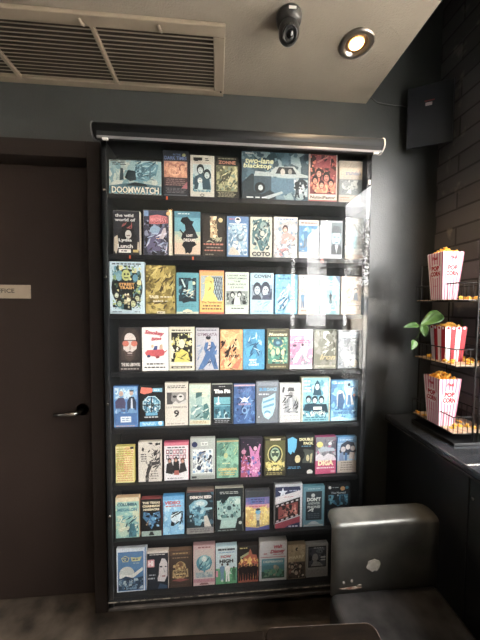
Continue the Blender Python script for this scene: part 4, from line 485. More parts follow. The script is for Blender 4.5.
for n, (row, x0, x1, yt, side, bg, label, ops) in enumerate(TAPES):
    yt = yt+[0, 0, 0, 0, 0, .3, .8, .5][row]
    Y = YT+rr.uniform(.0, .003)
    big = (x1-x0) > 26.4
    a = at(x0, yt, Y); b = at(x1, yt, Y); w = b.x-a.x-.0022; zb = SHZ[row]; hgt = (a.z+b.z)/2-zb-.0005
    th = .030 if big else .0225
    root = empty('video_tape', ((a.x+b.x)/2, Y, zb+.0005), label, 'video tape', 'video tapes standing on the %s shelf' % ROWN[row], rr.uniform(-.012, .012))
    sm = mat('sleeve_'+side, side, .5, noise=.05, scale=30)
    link('sleeve', boxes((-w/2, w/2, 0, th, 0, hgt)), sm, root, bevel=.0012, seg=2)
    c = Cover(w-.002, hgt-.002, n*7+3)
    c.R(0, 0, 1, 1, bg)
    for op in ops:
        getattr(c, {'star': 'star'}.get(op[0], op[0]))(*op[1:])
    for nm, bm in [('cover_art', c.bm)]+[('title_lettering', q) for q in c.tbs]:
        if not bm.faces: bm.free(); continue
        bmesh.ops.translate(bm, verts=bm.verts, vec=(0, -.0004, .001))
        me = bpy.data.meshes.new(nm); bm.to_mesh(me); bm.free(); me.materials.append(INK)
        o = bpy.data.objects.new(nm, me); COL.objects.link(o); o.parent = root
# ------------------------------------------------------------------ display case
CX0 = -.490; CX1 = .713; KXB = .9
CZ1 = 2.256; CY0, CY1 = 1.268, YW-.001
case = empty('display_case', ((CX0+CX1)/2, CY0, 0), 'tall black wall display case with eight shelves of video tapes behind glass', 'display case')
off = -Vector(case.location)
def cpart(name, bm, m, **k):
    bmesh.ops.translate(bm, verts=bm.verts, vec=off); return link(name, bm, m, case, **k)
t = .011; CB = SHZ[7]-.046
cpart('side_panel', boxes((CX0, CX0+t, CY0, CY1, CB, CZ1)), CASEB, bevel=.0015)
cpart('side_panel', boxes((CX1-t, CX1, CY0, CY1, CB, CZ1)), CASEB, bevel=.0015)
cpart('front_stile', boxes((CX0-.0005, CX0+.020, CY0, CY0+.0115, CB, CZ1)), CASEB, bevel=.001)
cpart('front_stile', boxes((CX1-.022, CX1+.0005, CY0, CY0+.0115, CB, CZ1)), CASEB, bevel=.001)
cpart('top_panel', boxes((CX0, CX1, CY0, CY1, CZ1, CZ1+.015)), CASEB, bevel=.0015)
cpart('back_panel', boxes((CX0+t, CX1-t, CY1-.008, CY1, CB, CZ1)), BACKB)
cpart('bottom_panel', boxes((CX0+t, CX1-t, CY0+.0105, CY1, CB, SHZ[7]-.0215)), mat('scuffed_black', '121111', .6, scale=25, col2='211e1c'), bevel=.002)
shm = mat('black_shelf', '0f1012', .45, noise=.2, scale=30)
for r in range(8):
    z = SHZ[r]
    cpart('shelf', boxes((CX0+t, CX1-t, CY0+.012, CY1-.008, z-.021, z)), shm, bevel=.0012)
cpart('front_lip', boxes((CX0, CX1, CY0-.006, CY0+.011, SHZ[7]-.010, SHZ[7]-.001)), CASEB, bevel=.0005)
cpart('worn_edge', boxes((CX0, CX1, CY0-.0072, CY0-.0061, SHZ[7]-.008, SHZ[7]-.0035)), mat('worn_lip', '1c1a19', .5, .1, scale=45, col2='9a9084'))
cpart('bottom_rail', boxes((CX0+.001, CX1-.001, CY0-.004, CY0+.010, CB-.006, CB+.008)), mat('dusty_rail', '2c2724', .6, scale=12, col2='4d453e'), bevel=.003)
for px, py in ((167, 206), (130, 257.5), (193, 258.5), (322, 262)):
    p = at(px, py, CY0+.0115)
    r_ = .0035
    row = 0 if py < 215 else 1
    z = SHZ[row]-.011
    cpart('price_dot', boxes((p.x-r_, p.x+r_, CY0+.0105, CY0+.012, z-.008, z+.006)), mat('orange_sticker', 'd9603a', .5))['label'] = 'small orange sticker'
# hinge clips and screws holding the glass
for px, py in ((108, 190), (108, 277), (110, 404), (111, 516)):
    p = at(px, py, CY0-.006); bm = bmesh.new()
    lathe(bm, [(0, .012), (.0055, .012), (.006, .009), (.006, 0), (0, 0)], 16, Matrix.Translation((CX0+.012, CY0+.001, p.z)) @ Matrix.Rotation(PI/2, 4, 'X'))
    cpart('glass_standoff', bm, CHROME, smooth=False, bevel=.0008)
for py in (182, 560):
    p = at(366, py, CY0-.006); bm = boxes((CX1-.020, CX1-.006, CY0-.008, CY0-.0002, p.z-.011, p.z+.011))
    cpart('glass_clip', bm, NICKEL, bevel=.002)
cpart('glass_pane', boxes((CX0+.004, CX1-.004, CY0-.0058, CY0-.0008, SHZ[7]-.0005, CZ1-.002)), CASEGLASS)

link('baseboard_back', boxes((DX1+.062, KXB, YW-.012, YW-.0005, 0, .09)), mat('dark_baseboard', '1f1b19', .6, scale=20, col2='332c27'), kind='structure')
# ------------------------------------------------------------------ roller shade above the case
rl, rr_ = at(93.5, 131.3, 1.225), at(381.5, 146.2, 1.225)
rz = (rl.z+rr_.z)/2; RR = .031
roller = empty('roller_shade', ((rl.x+rr_.x)/2, YW, rz), 'rolled charcoal roller shade with silver bottom bar above the tape case', 'roller shade')
off2 = -Vector(roller.location)
def rpart(name, bm, m, **k):
    bmesh.ops.translate(bm, verts=bm.verts, vec=off2); return link(name, bm, m, roller, **k)
RXm = Matrix.Translation((rl.x, 1.225, rz)) @ Matrix.Rotation(PI/2, 4, 'Y')
L = rr_.x-rl.x
bm = bmesh.new(); lathe(bm, [(0, .006), (RR, .006), (RR, L-.006), (0, L-.006)], 40, RXm); rpart('fabric_roll', bm, ROLL)
bm = bmesh.new(); lathe(bm, [(0, 0), (RR+.002, 0), (RR+.002, .004), (0, .004)], 32, RXm); rpart('end_cap', bm, RAILM)
bm = bmesh.new(); lathe(bm, [(0, L), (RR+.002, L), (RR+.002, L-.004), (0, L-.004)], 32, RXm)
tube(bm, [(rr_.x+.004, 1.225+.018*math.cos(a), rz+.019*math.sin(a)) for a in [i*PI/8 for i in range(16)]], .003, 6, closed=True)
rpart('end_cap', bm, mat('white_end_cap', 'cfc9c0', .35))
rpart('bracket', boxes((rl.x+.006, rl.x+.02, 1.225, YW, rz-.012, rz+.03), (rr_.x-.02, rr_.x-.006, 1.225, YW, rz-.012, rz+.03)), CASEB)
z0 = at(235, 146.5, 1.20).z
rpart('bottom_bar', boxes((rl.x+.022, rr_.x-.012, 1.196, 1.204, rz-RR-.0105, rz-RR-.001)), RAILM, bevel=.0015)
for e_ in (rl.x+.044, rr_.x-.05): rpart('bar_end', boxes((e_, e_+.022, 1.1945, 1.2055, rz-RR-.0165, rz-RR-.0095)), WHITEP, bevel=.001)
rpart('fabric_tail', boxes((rl.x+.022, rr_.x-.012, 1.1975, 1.2, rz-RR-.006, rz-.005)), ROLL)
for o in roller.children:
    if o.name.startswith('fabric_roll'):
        for p in o.data.polygons: p.use_smooth = len(p.vertices) == 4 and abs(p.normal.x) < .5

# ------------------------------------------------------------------ ceiling: vent, dome camera, downlight, cord
def cz(px, py): return atz(px, py, ZC)
vr = cz(222, 58); vf = YW-.002; vn = cz(110, 12).y; vx1 = vr.x+.01; vx0 = -1.5
vent = empty('ceiling_vent', ((vx0+vx1)/2, (vf+vn)/2, ZC), 'long beige louvered air return grille along the ceiling edge', 'vent')
off3 = -Vector(vent.location)
def vpart(name, bm, m, **k):
    bmesh.ops.translate(bm, verts=bm.verts, vec=off3); return link(name, bm, m, vent, **k)
fw = .045; zt, zb_ = ZC-.0005, ZC-.016
vpart('frame', boxes((vx0, vx1, vf-fw*.8, vf, zb_, zt), (vx0, vx1, vn, vn+fw, zb_, zt), (vx0, vx0+fw, vn+fw, vf-fw*.8, zb_, zt), (vx1-fw, vx1, vn+fw, vf-fw*.8, zb_, zt)), VENTM, bevel=.003)
vpart('duct', boxes((vx0+fw, vx1-fw, vn+fw, vf-fw*.8, ZC-.0025, ZC-.001)), VDARK)
divs = [-.463, -.89, -1.3]
for d in divs: vpart('divider', boxes((d-.009, d+.009, vn+fw-.004, vf-fw*.8+.004, zb_-.001, ZC-.003)), VENTM, bevel=.002)
y = vn+fw+.008; segs = [(divs[0]+.009, vx1-fw), (divs[1]+.009, divs[0]-.009), (divs[2]+.009, divs[1]-.009), (vx0+fw, divs[2]-.009)]
while y < vf-fw*.8-.010:
    for a, b in segs:
        bm = bmesh.new(); vs = [bm.verts.new(q) for q in ((a, y, zb_+.002), (b, y, zb_+.002), (b, y+.0125, ZC-.006), (a, y+.0125, ZC-.006), (a, y+.0015, zb_+.001), (b, y+.0015, zb_+.001), (b, y+.014, ZC-.007), (a, y+.014, ZC-.007))]
        for q in ((0, 1, 2, 3), (4, 7, 6, 5), (0, 4, 5, 1), (3, 2, 6, 7), (1, 5, 6, 2), (0, 3, 7, 4)): bm.faces.new([vs[i] for i in q])
        if (a, b) == segs[3]: bm.free(); continue
        vpart('slat', bm, VENTM)
    y += .0185
for px, py in ((81, 16), (160, 23)):
    p = cz(px, py); bm = bmesh.new()
    tube(bm, [(p.x-.004, p.y-.01, zb_-.001), (p.x, p.y, zb_-.009), (p.x+.004, p.y+.014, zb_-.003)], [.005, .007, .004], 8)
    vpart('latch', bm, VENTM, smooth=True)
bm = bmesh.new(); p = cz(221.5, 91.5); lathe(bm, [(0, -.003), (.004, -.003), (.005, 0), (0, 0)], 12, Matrix.Translation((p.x-.004, p.y-.02, zb_)))
vpart('screw', bm, CHROME)

p = cz(289, 17)
dc = empty('dome_camera', (p.x, p.y, ZC), 'small dark grey turret security camera under the ceiling', 'security camera')
DCM = mat('camera_shell', '3c3a38', .3, .3)
bm = bmesh.new(); lathe(bm, [(0, 0), (.047, 0), (.047, -.006), (.043, -.022), (.038, -.03), (0, -.03)], 32); link('mount_ring', bm, DCM, dc, smooth=True)
bm = bmesh.new(); bmesh.ops.create_uvsphere(bm, u_segments=28, v_segments=20, radius=.038)
bmesh.ops.translate(bm, verts=bm.verts, vec=(0, 0, -.047)); bmesh.ops.scale(bm, verts=bm.verts, vec=(1, 1, 1.12))
bl_ = link('camera_ball', bm, DCM, dc, smooth=True)
md = Vector((-.05, -.62, -.78)).normalized(); q = md.to_track_quat('Z', 'Y').to_matrix().to_4x4()
bm = bmesh.new(); lathe(bm, [(.027, .024), (.027, .042), (.023, .044), (.02, .039), (0, .039)], 28, Matrix.Translation((0, 0, -.051)) @ q)
link('lens_hood', bm, mat('hood_black', '151515', .35), bl_, smooth=False, bevel=.001)
bm = bmesh.new(); lathe(bm, [(.013, .0392), (.011, .042), (0, .0445)], 20, Matrix.Translation((0, 0, -.051)) @ q)
link('lens', bm, mat('lens_glass', '090a0d', .05, spec=.8), bl_, smooth=True)
link('maker_plate', boxes((-.012, .014, -.0485, -.0465, -.019, -.010)), WHITEP, dc)['label'] = 'small white plate'

p = cz(356.5, 43)
dl = empty('recessed_downlight', (p.x, p.y, ZC), 'round nickel recessed downlight glowing warm in the ceiling', 'ceiling light')
bm = bmesh.new(); lathe(bm, [(.064, -.0005), (.066, -.005), (.062, -.010), (.05, -.012), (.046, -.008), (.041, -.0005)], 40); link('trim_ring', bm, NICKEL, dl, smooth=True)
bm = bmesh.new(); lathe(bm, [(.041, -.0008), (.036, -.004), (.034, -.003), (0, -.0012)], 32); link('baffle', bm, mat('warm_baffle', '8a7058', .35, .6), dl, smooth=True)
bm = bmesh.new(); lathe(bm, [(0, -.0125), (.016, -.011), (.026, -.006), (.028, -.003)], 28); link('lamp_face', bm, mat('lamp_glow', 'ffe0b0', .5, emit='ffc47a', estr=8), dl, smooth=True)
ld = bpy.data.lights.new('downlight', 'SPOT'); ld.energy = 13; ld.color = (1, .72, .42); ld.spot_size = 2.1; ld.spot_blend = .8; ld.shadow_soft_size = .03
lo = bpy.data.objects.new('downlight', ld); COL.objects.link(lo); lo.location = (p.x, p.y, ZC-.03)
lo.rotation_euler = (0, 0, 0)

a = Vector((XE+.004, at(371, 100, YW-.01).y-.0, at(370, 98, YW-.01).z)); b_ = at(407, 106, YW-.02)
bm = bmesh.new(); pts = [at(368, 88, YW-.008), at(370, 97, YW-.008), at(376, 102, YW-.008), at(386, 104, YW-.010), at(397, 105, YW-.014), at(408, 107, YW-.022)]
tube(bm, pts, .003, 6); tag(link('cable', bm, mat('grey_cable', '4a4a48', .5), smooth=True), 'thin dark cable drooping along the wall to the black corner panel', 'cable')

# black panel mounted across the upper right corner
pl = Vector((.963, 1.392, 0)); pr = Vector((1.138, 1.306, 0)); u = (pr-pl).normalized(); nrm = Vector((u.y, -u.x, 0))
zlo, zhi = 2.35, 2.645
pan = empty('corner_panel', ((pl.x+pr.x)/2, (pl.y+pr.y)/2, (zlo+zhi)/2), 'flat black box mounted across the upper right corner with a small red and white sticker', 'wall panel', rz=math.atan2(u.y, u.x))
hw = (pr-pl).length/2; hh = (zhi-zlo)/2
PM = mat('panel_black', '232529', .45, noise=.08, scale=5)
link('housing', boxes((-hw, hw, 0, .012, -hh, hh)), PM, pan, bevel=.002)
link('edge_strip', boxes((hw-.0015, hw+.0025, -.003, .012, -hh, hh)), mat('edge_grey', '4a4d52', .4, .5), pan)  # lighter strip that paints in the highlight along the right edge
link('bracket', boxes((-.02, .03, .012, .085, -.03, .03)), PM, pan)
st = link('sticker', boxes((-.02, .008, -.001, .0, .045, .06), ), mat('sticker_white', 'b9a8a4', .5), pan)
link('sticker_line', boxes((-.024, .018, -.0012, 0, .066, .071)), mat('sticker_red', '8a3434', .5), st)

# ------------------------------------------------------------------ counter
KX, KZ = .885, .98; KY0 = -.2
kc = empty('counter', ((KX+XR)/2, .8, 0), 'long black counter with a rounded worn edge under the popcorn rack', 'counter')
off4 = -Vector(kc.location)
def kpart(name, bm, m, **k):
    bmesh.ops.translate(bm, verts=bm.verts, vec=off4); return link(name, bm, m, kc, **k)
CT = mat('counter_top_black', '202124', .25, scale=18, col2='2c2d30', coat=.3)
kpart('countertop', boxes((KX, XR-.001, KY0, 1.392, KZ-.03, KZ)), CT, bevel=.010, seg=4)
kpart('front_panel', boxes((KX+.018, XR-.001, .905, 1.385, 0, KZ-.031)), BLACK, bevel=.002)
kpart('front_panel', boxes((KX+.020, XR-.001, KY0+.01, .902, 0, KZ-.031)), BLACK, bevel=.002)
kpart('edge_trim', boxes((KX-.002, KX+.004, KY0, 1.39, KZ-.032, KZ-.026)), mat('trim_worn', '4a4845', .4, .5, scale=40, col2='2a2a2a'), bevel=.001)
bm = bmesh.new(); lathe(bm, [(0, .006), (.006, .005), (.007, 0), (0, 0)], 14, Matrix.Translation((KX+.020, .885, KZ-.11)) @ Matrix.Rotation(-PI/2, 4, 'Y')); kpart('lock_button', bm, CHROME)

kpart('joint_strip', boxes((KX+.004, XR-.002, .905, .910, KZ+.0002, KZ+.0025)), CHROME)
# ------------------------------------------------------------------ wire popcorn rack
q0 = at(453, 433, 1.05); 
RX0, RX1, RY0, RY1 = .945, 1.15, 1.045, 1.285
TZ = [at(453, 433, RY0).z-.006, at(455, 367, RY0).z, at(448, 301, 1.15).z]
RX0 = at(453, 433, RY0).x
rack = empty('wire_rack', ((RX0+RX1)/2, (RY0+RY1)/2, KZ), 'three tier black wire basket rack standing on the counter', 'rack')
off5 = -Vector(rack.location)
def wpart(name, bm, m, **k):
    bmesh.ops.translate(bm, verts=bm.verts, vec=off5); return link(name, bm, m, rack, **k)
PAPER = mat('cream_liner', 'c9b49a', .7, scale=50, col2='a98670')
wpart('base', boxes((RX0-.004, RX1, RY0-.012, RY1, KZ+.0005, KZ+.012)), WIRE, bevel=.002)
for i, z in enumerate(TZ):
    bm = bmesh.new()
    for zz, rr2 in ((z, .002), (z+.070, .0024)):
        tube(bm, [(RX0, RY0, zz), (RX1, RY0, zz), (RX1, RY1, zz), (RX0, RY1, zz)], rr2, 6, closed=True)
    n = 9
    for k in range(n+1):
        y = RY0+(RY1-RY0)*k/n; x = RX0+(RX1-RX0)*k/n
        for X_ in (RX0, RX1): tube(bm, [(X_, y, z), (X_, y, z+.070)], .0012, 5)
        tube(bm, [(x, RY0, z), (x, RY0, z+.070)], .0012, 5); tube(bm, [(x, RY1, z), (x, RY1, z+.070)], .0012, 5)
        tube(bm, [(RX0, y, z-.001), (RX1, y, z-.001)], .0012, 5)
    wpart('basket', bm, WIRE, smooth=True)
    wpart('liner', boxes((RX0+.003, RX1-.003, RY0+.003, RY1-.003, z+.0015, z+.0045)), PAPER)
px1 = at(474, 400, RY0-.004).x
for X_, Y_ in ((px1, RY0-.0045), (px1+.022, RY0-.0045), (RX0+.03, RY1+.0045), (RX1-.01, RY1+.0045)):
    bm = bmesh.new(); tube(bm, [(X_, Y_, KZ+.012 if Y_ > RY1 or 1 else 0), (X_, Y_, TZ[2]+.17)], .0028, 8); wpart('post', bm, WIRE, smooth=True)
bm = bmesh.new(); tube(bm, [(RX0+.03, RY1+.0045, TZ[2]+.17), (RX1-.01, RY1+.0045, TZ[2]+.17)], .0028, 8)
wpart('top_rail', bm, WIRE, smooth=True)

# popcorn boxes -----------------------------------------------------
PW = mat('popcorn_card_white', 'e2d3d6', .5); PRD = mat('popcorn_card_red', 'a81428', .5); PPK = mat('popcorn_card_pink', 'c4748c', .5)
KERN = mat('popcorn_yellow', 'ee9f1c', .7, scale=60, col2='f8d468')
KERN2 = mat('popcorn_caramel', 'c98a2c', .6, scale=60, col2='e8bc5c')
def popcorn_piece(bm, c, r, rn, mi=0):
    for k in range(4):
        o = Vector((rn.uniform(-1, 1), rn.uniform(-1, 1), rn.uniform(-.6, .8)))*r*.6
        mt = Matrix.Translation(Vector(c)+o) @ Matrix.Rotation(rn.random()*6, 4, 'X') @ Matrix.Diagonal((1, rn.uniform(.7, 1), rn.uniform(.6, .9), 1))
        s = bmesh.ops.create_icosphere(bm, subdivisions=1, radius=r*rn.uniform(.45, .7), matrix=mt)
        for v in s['verts']: v.co += Vector((rn.uniform(-1, 1), rn.uniform(-1, 1), rn.uniform(-1, 1)))*r*.12
def popcorn_box(loc, rz, hb, ht, H, scallop, stripes, label, seed, logo, smat):
    rn = random.Random(seed)
    root = empty('popcorn_box', loc, label, 'popcorn box', 'popcorn boxes on the wire rack', rz)
    def corner(i, z):
        s = hb+(ht-hb)*z/H; return Vector(((-s, -s), (s, -s), (s, s), (-s, s))[i]+(z,))
    bm = bmesh.new(); nst = stripes
    for i in range(4):
        for k in range(nst):
            a0, a1 = k/nst, (k+1)/nst
            b0, b1 = corner(i, 0), corner((i+1) % 4, 0); t0, t1 = corner(i, H), corner((i+1) % 4, H)
            pts = [b0.lerp(b1, a0), b0.lerp(b1, a1)]
            tops = []
            for j in range(5):
                tt = a0+(a1-a0)*(1-j/4); tops.append(t0.lerp(t1, tt)+Vector((0, 0, scallop*math.sin(PI*j/4))))
            f = bm.faces.new([bm.verts.new(v) for v in pts+tops]); f.material_index = k % 2
    bm.faces.new([bm.verts.new(corner(i, 0)) for i in range(4)])
    bmesh.ops.remove_doubles(bm, verts=bm.verts, dist=1e-5)
    o = link('carton', bm, [PW, smat], root); sm_ = o.modifiers.new('card', 'SOLIDIFY'); sm_.thickness = .0012; sm_.offset = 1
    if logo:
        for i in (0, 3):
            b0, b1, t0, t1 = corner(i, 0), corner((i+1) % 4, 0), corner(i, H), corner((i+1) % 4, H)
            ux = (b1-b0).normalized(); uz = ((t0+t1)/2-(b0+b1)/2).normalized(); nn = ux.cross(uz); 
            if nn.dot(Vector(((b0+b1)/2).to_tuple())) < 0: nn = -nn
            bmx = bmesh.new()
            def put(vs, fs, cu, cv, m_, lift):
                cen = (b0+b1)/2+uz*cv; vv = [bmx.verts.new(cen+ux*(x+cu)+uz*y+nn*lift) for x, y in vs]
                for q in fs:
                    fa = bmx.faces.new([vv[z_] for z_ in q]); fa.material_index = m_
            R_ = hb*1.0
            put([(R_*math.cos(k*PI/10), R_*.95*math.sin(k*PI/10)) for k in range(20)], [tuple(range(20))], 0, H*.62, 0, .0018)
            ux2 = ux
            put(*text_mesh('POP', R_*1.35, R_*.66, .06), 0, H*.62+R_*.38, 1, .0021)
            put(*text_mesh('CORN', R_*1.65, R_*.66, .06), 0, H*.62-R_*.36, 1, .0021)
            put(*text_mesh('Fresh', R_*.95, R_*.46, .05, .2), 0, H*.9, 1, .0021)
            put(*text_mesh('delicious', R_*.8, R_*.16, .0), 0, H*.3, 1, .0021)
            l_ = link('logo', bmx, [PW, PRD], root)
            l_['label'] = 'white oval with red lettering'
    else:
        bmx = bmesh.new()
        for i in range(4):
            b0, b1, t0, t1 = corner(i, 0), corner((i+1) % 4, 0), corner(i, H), corner((i+1) % 4, H)
            ux = (b1-b0).normalized(); uz = ((t0+t1)/2-(b0+b1)/2).normalized(); nn = ux.cross(uz)
            if nn.dot((b0+b1)/2) < 0: nn = -nn
            for k in range(nst):
                cen = t0.lerp(t1, (k+.5)/nst)-uz*.002+nn*.0018; r2 = .0062
                fa = bmx.faces.new([bmx.verts.new(cen+ux*r2*math.cos(a*PI/6)+uz*r2*math.sin(a*PI/6)) for a in range(12)]); fa.material_index = (k+1) % 2
        link('scallop_dots', bmx, [PW, PRD], root)
    bm = bmesh.new()
    for k in range(60):
        x, y = rn.uniform(-1, 1)*(ht-.014), rn.uniform(-1, 1)*(ht-.014)
        popcorn_piece(bm, (x, y, H-.006+rn.random()*.034*(1-max(abs(x), abs(y))/ht)), .009, rn)
    bm2 = boxes((-ht+.006, ht-.006, -ht+.006, ht-.006, H-.03, H-.012)); me_ = bpy.data.meshes.new('t'); bm2.to_mesh(me_); bm.from_mesh(me_); bm2.free()
    tag(link('popcorn', bm, KERN if logo else KERN2, root), kind='stuff')
    return root
def bx(px, py, Y): return at(px, py, Y)
# top box, near the middle of the tier; sizes follow the photo at its depth
def place_pop(tier, pxc, Y, htop_px, hb, ht, rz, scallop, stripes, label, seed, logo, sm2):
    b = at(pxc, 300, Y); z = TZ[tier]+.005
    H = at(pxc, htop_px, Y).z-z
    return popcorn_box((b.x, Y, z), rz, hb, ht, H, scallop, stripes, label, seed, logo, sm2)
place_pop(2, 443.5, 1.145, 254, .032, .045, -.02, .004, 12, 'pink striped popcorn box on the top tier of the wire rack', 1, True, PPK)
place_pop(1, 449, 1.165, 327, .038, .047, -.06, .007, 4, 'red and white wide striped popcorn box with dotted scallops on the middle tier', 2, False, PRD)
place_pop(0, 445, 1.150, 377, .034, .048, -.03, .004, 12, 'pink striped popcorn box overflowing with popcorn on the lowest tier', 3, True, PPK)

# loose popcorn
rn = random.Random(9)
tiern = ['lowest', 'middle', 'top']
for ti, z in enumerate(TZ):
    bm = bmesh.new(); popcorn_piece(bm, (0, 0, 0), .012, rn)
    mz = min(v.co.z for v in bm.verts); bmesh.ops.translate(bm, verts=bm.verts, vec=(0, 0, -mz))
    me = bpy.data.meshes.new('popped_kernel'); bm.to_mesh(me); bm.free(); me.materials.append(KERN)
    spots = []
    tries = 0
    while len(spots) < [20, 18, 14][ti] and tries < 900:
        tries += 1
        x, y = rn.uniform(RX0+.014, RX1-.014), rn.uniform(RY0+.014, RY1-.014)
        cxx = {2: at(444.5, 300, 1.145).x, 1: at(449, 300, 1.165).x, 0: at(445, 300, 1.15).x}[ti]; cyy = {2: 1.145, 1: 1.165, 0: 1.15}[ti]
        if abs(x-cxx)+abs(y-cyy) < .066: continue
        if any((x-a)**2+(y-b)**2 < .022**2 for a, b in spots): continue
        spots.append((x, y))
    for x, y in spots:
        o = bpy.data.objects.new('popped_kernel', me); COL.objects.link(o); o.location = (x, y, z+.0045); o.rotation_euler = (0, 0, rn.random()*6)
        tag(o, 'loose yellow popped kernel lying on the %s tier of the wire rack' % tiern[ti], 'popcorn', 'loose popcorn on the %s tier' % tiern[ti])

# pothos vine trailing out of the middle tier
pv = at(436, 352, 1.235)
vine = empty('pothos_vine', (at(437, 350, 1.25).x, 1.25, TZ[1]+.005), 'green pothos vine with broad leaves trailing left of the striped popcorn box', 'plant')
vl = Vector(vine.location)
def leaf(base, tip, width, nrm, drop=.0, name='leaf'):
    base, tip = Vector(base), Vector(tip); ax = tip-base; Ln = ax.length; ax.normalize(); nrm = Vector(nrm); side = ax.cross(nrm).normalized(); nn = side.cross(ax).normalized()
    bm = bmesh.new(); rows = []; N_ = 12
    for i in range(N_+1):
        t_ = i/N_; w_ = width*.5*(math.sin(PI*min(1, t_**.62))**.85 if 0 < t_ < 1 else 0.02); row = []
        for j in range(-3, 4):
            s = j/3; p_ = base+ax*Ln*t_+side*w_*s+nn*(abs(s)*w_*.35-drop*math.sin(PI*t_)*-.3-.25*Ln*t_*t_*.3); row.append(bm.verts.new(p_-vl))
        rows.append(row)
    for a_, b2 in zip(rows, rows[1:]):
        for j in range(6): bm.faces.new((a_[j], a_[j+1], b2[j+1], b2[j]))
    o = link(name, bm, LEAF, vine, smooth=True); s_ = o.modifiers.new('t', 'SOLIDIFY'); s_.thickness = .0008; return o
Yp = 1.20
pts = [(vl.x, vl.y, vl.z), at(437, 332, 1.24), at(440, 318, 1.215), at(441, 313, 1.21), at(436, 312, Yp), at(428, 320, Yp), at(422, 328, Yp), at(418, 336, Yp), at(414, 341, Yp)]
bm = bmesh.new(); tube(bm, [Vector(p_)-vl for p_ in pts], .0016, 6); link('stem', bm, STEM, vine, smooth=True)
bm = bmesh.new(); tube(bm, [at(421, 330, Yp)-vl, at(420, 326, Yp)-vl, at(418, 324, Yp)-vl], .0012, 6); link('stem', bm, STEM, vine, smooth=True)
leaf(at(441.5, 313.5, 1.205), at(421, 325, 1.19), .062, (.1, -.75, .65), name='leaf')
leaf(at(418.5, 325, Yp), at(404, 326.5, 1.185), .032, (0, -.7, .7))
leaf(at(423, 325, Yp), at(425.5, 337, 1.185), .036, (-.5, -.8, .1))
leaf(at(414, 340, Yp), at(412, 350, 1.185), .040, (.2, -.95, .1))
leaf(at(462, 327, 1.24), at(461.5, 318, 1.24), .008, (0, -1, .1))
bm = bmesh.new(); tube(bm, [at(456, 342, 1.246)-vl, at(461, 334, 1.245)-vl, at(462, 326, 1.24)-vl], .001, 6); link('stem', bm, STEM, vine, smooth=True)

# ------------------------------------------------------------------ steel bench seat with a folded back
sy = 1.00
bx0, bx1 = at(331, 560, sy).x, min(.876, at(449, 540, sy).x-.01)
zs = at(331, 590, sy).z; zf = at(333, 526, sy).z
bench = empty('bench_seat', ((bx0+bx1)/2, .8, 0), 'worn dark steel bench seat with a folded-over back in front of the tape case', 'bench')
off6 = -Vector(bench.location)
def bpart(name, bm, m, **k):
    bmesh.ops.translate(bm, verts=bm.verts, vec=off6); return link(name, bm, m, bench, **k)
# back: a sheet rising from the seat, rolled over backwards into a flange with rounded corners
bm = bmesh.new(); prof = [(sy+.0, zs-.02), (sy, zf-.012)]
for k in range(1, 6):
    a_ = k*PI/2/6*.86; prof.append((sy+.014*(1-math.cos(a_)), zf-.012+.014*math.sin(a_)))
fl_ = .056; 
for k in range(0, 9):
    prof.append((sy+.016+fl_*k/8, zf+.0025+.012*k/8))
rows = []; tot = len(prof); X0, X1 = bx0, bx1
for i, (y_, z_) in enumerate(prof):
    ins = 0
    if y_ > sy+.016:
        d2 = (y_-sy-.016)/fl_; rc = .044; e_ = max(0, (d2*fl_-(fl_-rc))); ins = rc-math.sqrt(max(0, rc*rc-e_*e_))
    row = []
    for j in range(13): row.append(bm.verts.new((X0+ins+(X1-X0-2*ins)*j/12, y_, z_)))
    rows.append(row)
for a_, b2 in zip(rows, rows[1:]):
    for j in range(12): bm.faces.new((a_[j], a_[j+1], b2[j+1], b2[j]))
o = bpart('backrest', bm, STEEL, smooth=True); s_ = o.modifiers.new('t', 'SOLIDIFY'); s_.thickness = .004; s_.offset = 1
# seat: rounded left edge
bm = bmesh.new(); sprof = [(bx0-.002, .02), (bx0-.002, zs-.04)]
for k in range(0, 7):
    a_ = k*PI/2/6; sprof.append((bx0-.002+.026*(1-math.cos(a_)), zs-.04+.026*math.sin(a_)))
sprof += [(bx0+.2, zs-.012), (bx1-.02, zs-.012), (bx1-.004, zs-.02), (bx1, zs-.05), (bx1, .02)]
rows = []
ys = [sy-.004-.43*k/10 for k in range(11)]
for y_ in ys: rows.append([bm.verts.new((x_, y_, z_)) for x_, z_ in sprof])
for a_, b2 in zip(rows, rows[1:]):
    for j in range(len(sprof)-1): bm.faces.new((a_[j], a_[j+1], b2[j+1], b2[j]))
for r2 in (rows[0], rows[-1]): bm.faces.new(r2)
bm.faces.new([r2[0] for r2 in rows]+[r2[-1] for r2 in reversed(rows)])
bpart('seat', bm, STEELT, smooth=False, bevel=.004)
bpart('foot', boxes((bx0+.02, bx0+.06, sy-.40, sy-.03, 0, .021), (bx1-.06, bx1-.02, sy-.40, sy-.03, 0, .021)), STEELT)
# pale worn patch and rust chips on the back
rn = random.Random(3)
def patch(pxc, pyc, rx, ry, m, name, seed, n=18, jag=.18):
    r3 = random.Random(seed); c_ = at(pxc, pyc, sy-.0058); bm = bmesh.new()
    vs = [bm.verts.new((c_.x+rx*(1+r3.uniform(-jag, jag))*math.cos(2*PI*k/n), sy-.0046, c_.z+ry*(1+r3.uniform(-jag, jag))*math.sin(2*PI*k/n))) for k in range(n)]
    f_ = bm.faces.new(vs); e_ = bmesh.ops.extrude_face_region(bm, geom=[f_]); bmesh.ops.translate(bm, verts=[g for g in e_['geom'] if isinstance(g, bmesh.types.BMVert)], vec=(0, .0006, 0))
    o = bpart(name, bm, m); return o
patch(373.5, 565.5, .0275, .0245, mat('bare_patch', '8f8b82', .6, scale=60, col2='aaa59a'), 'worn_patch', 5)['label'] = 'pale bare patch'
patch(351, 588.5, .034, .0045, RUST, 'rust_chip', 6, 22, .5)['label'] = 'rusty chipped edge'
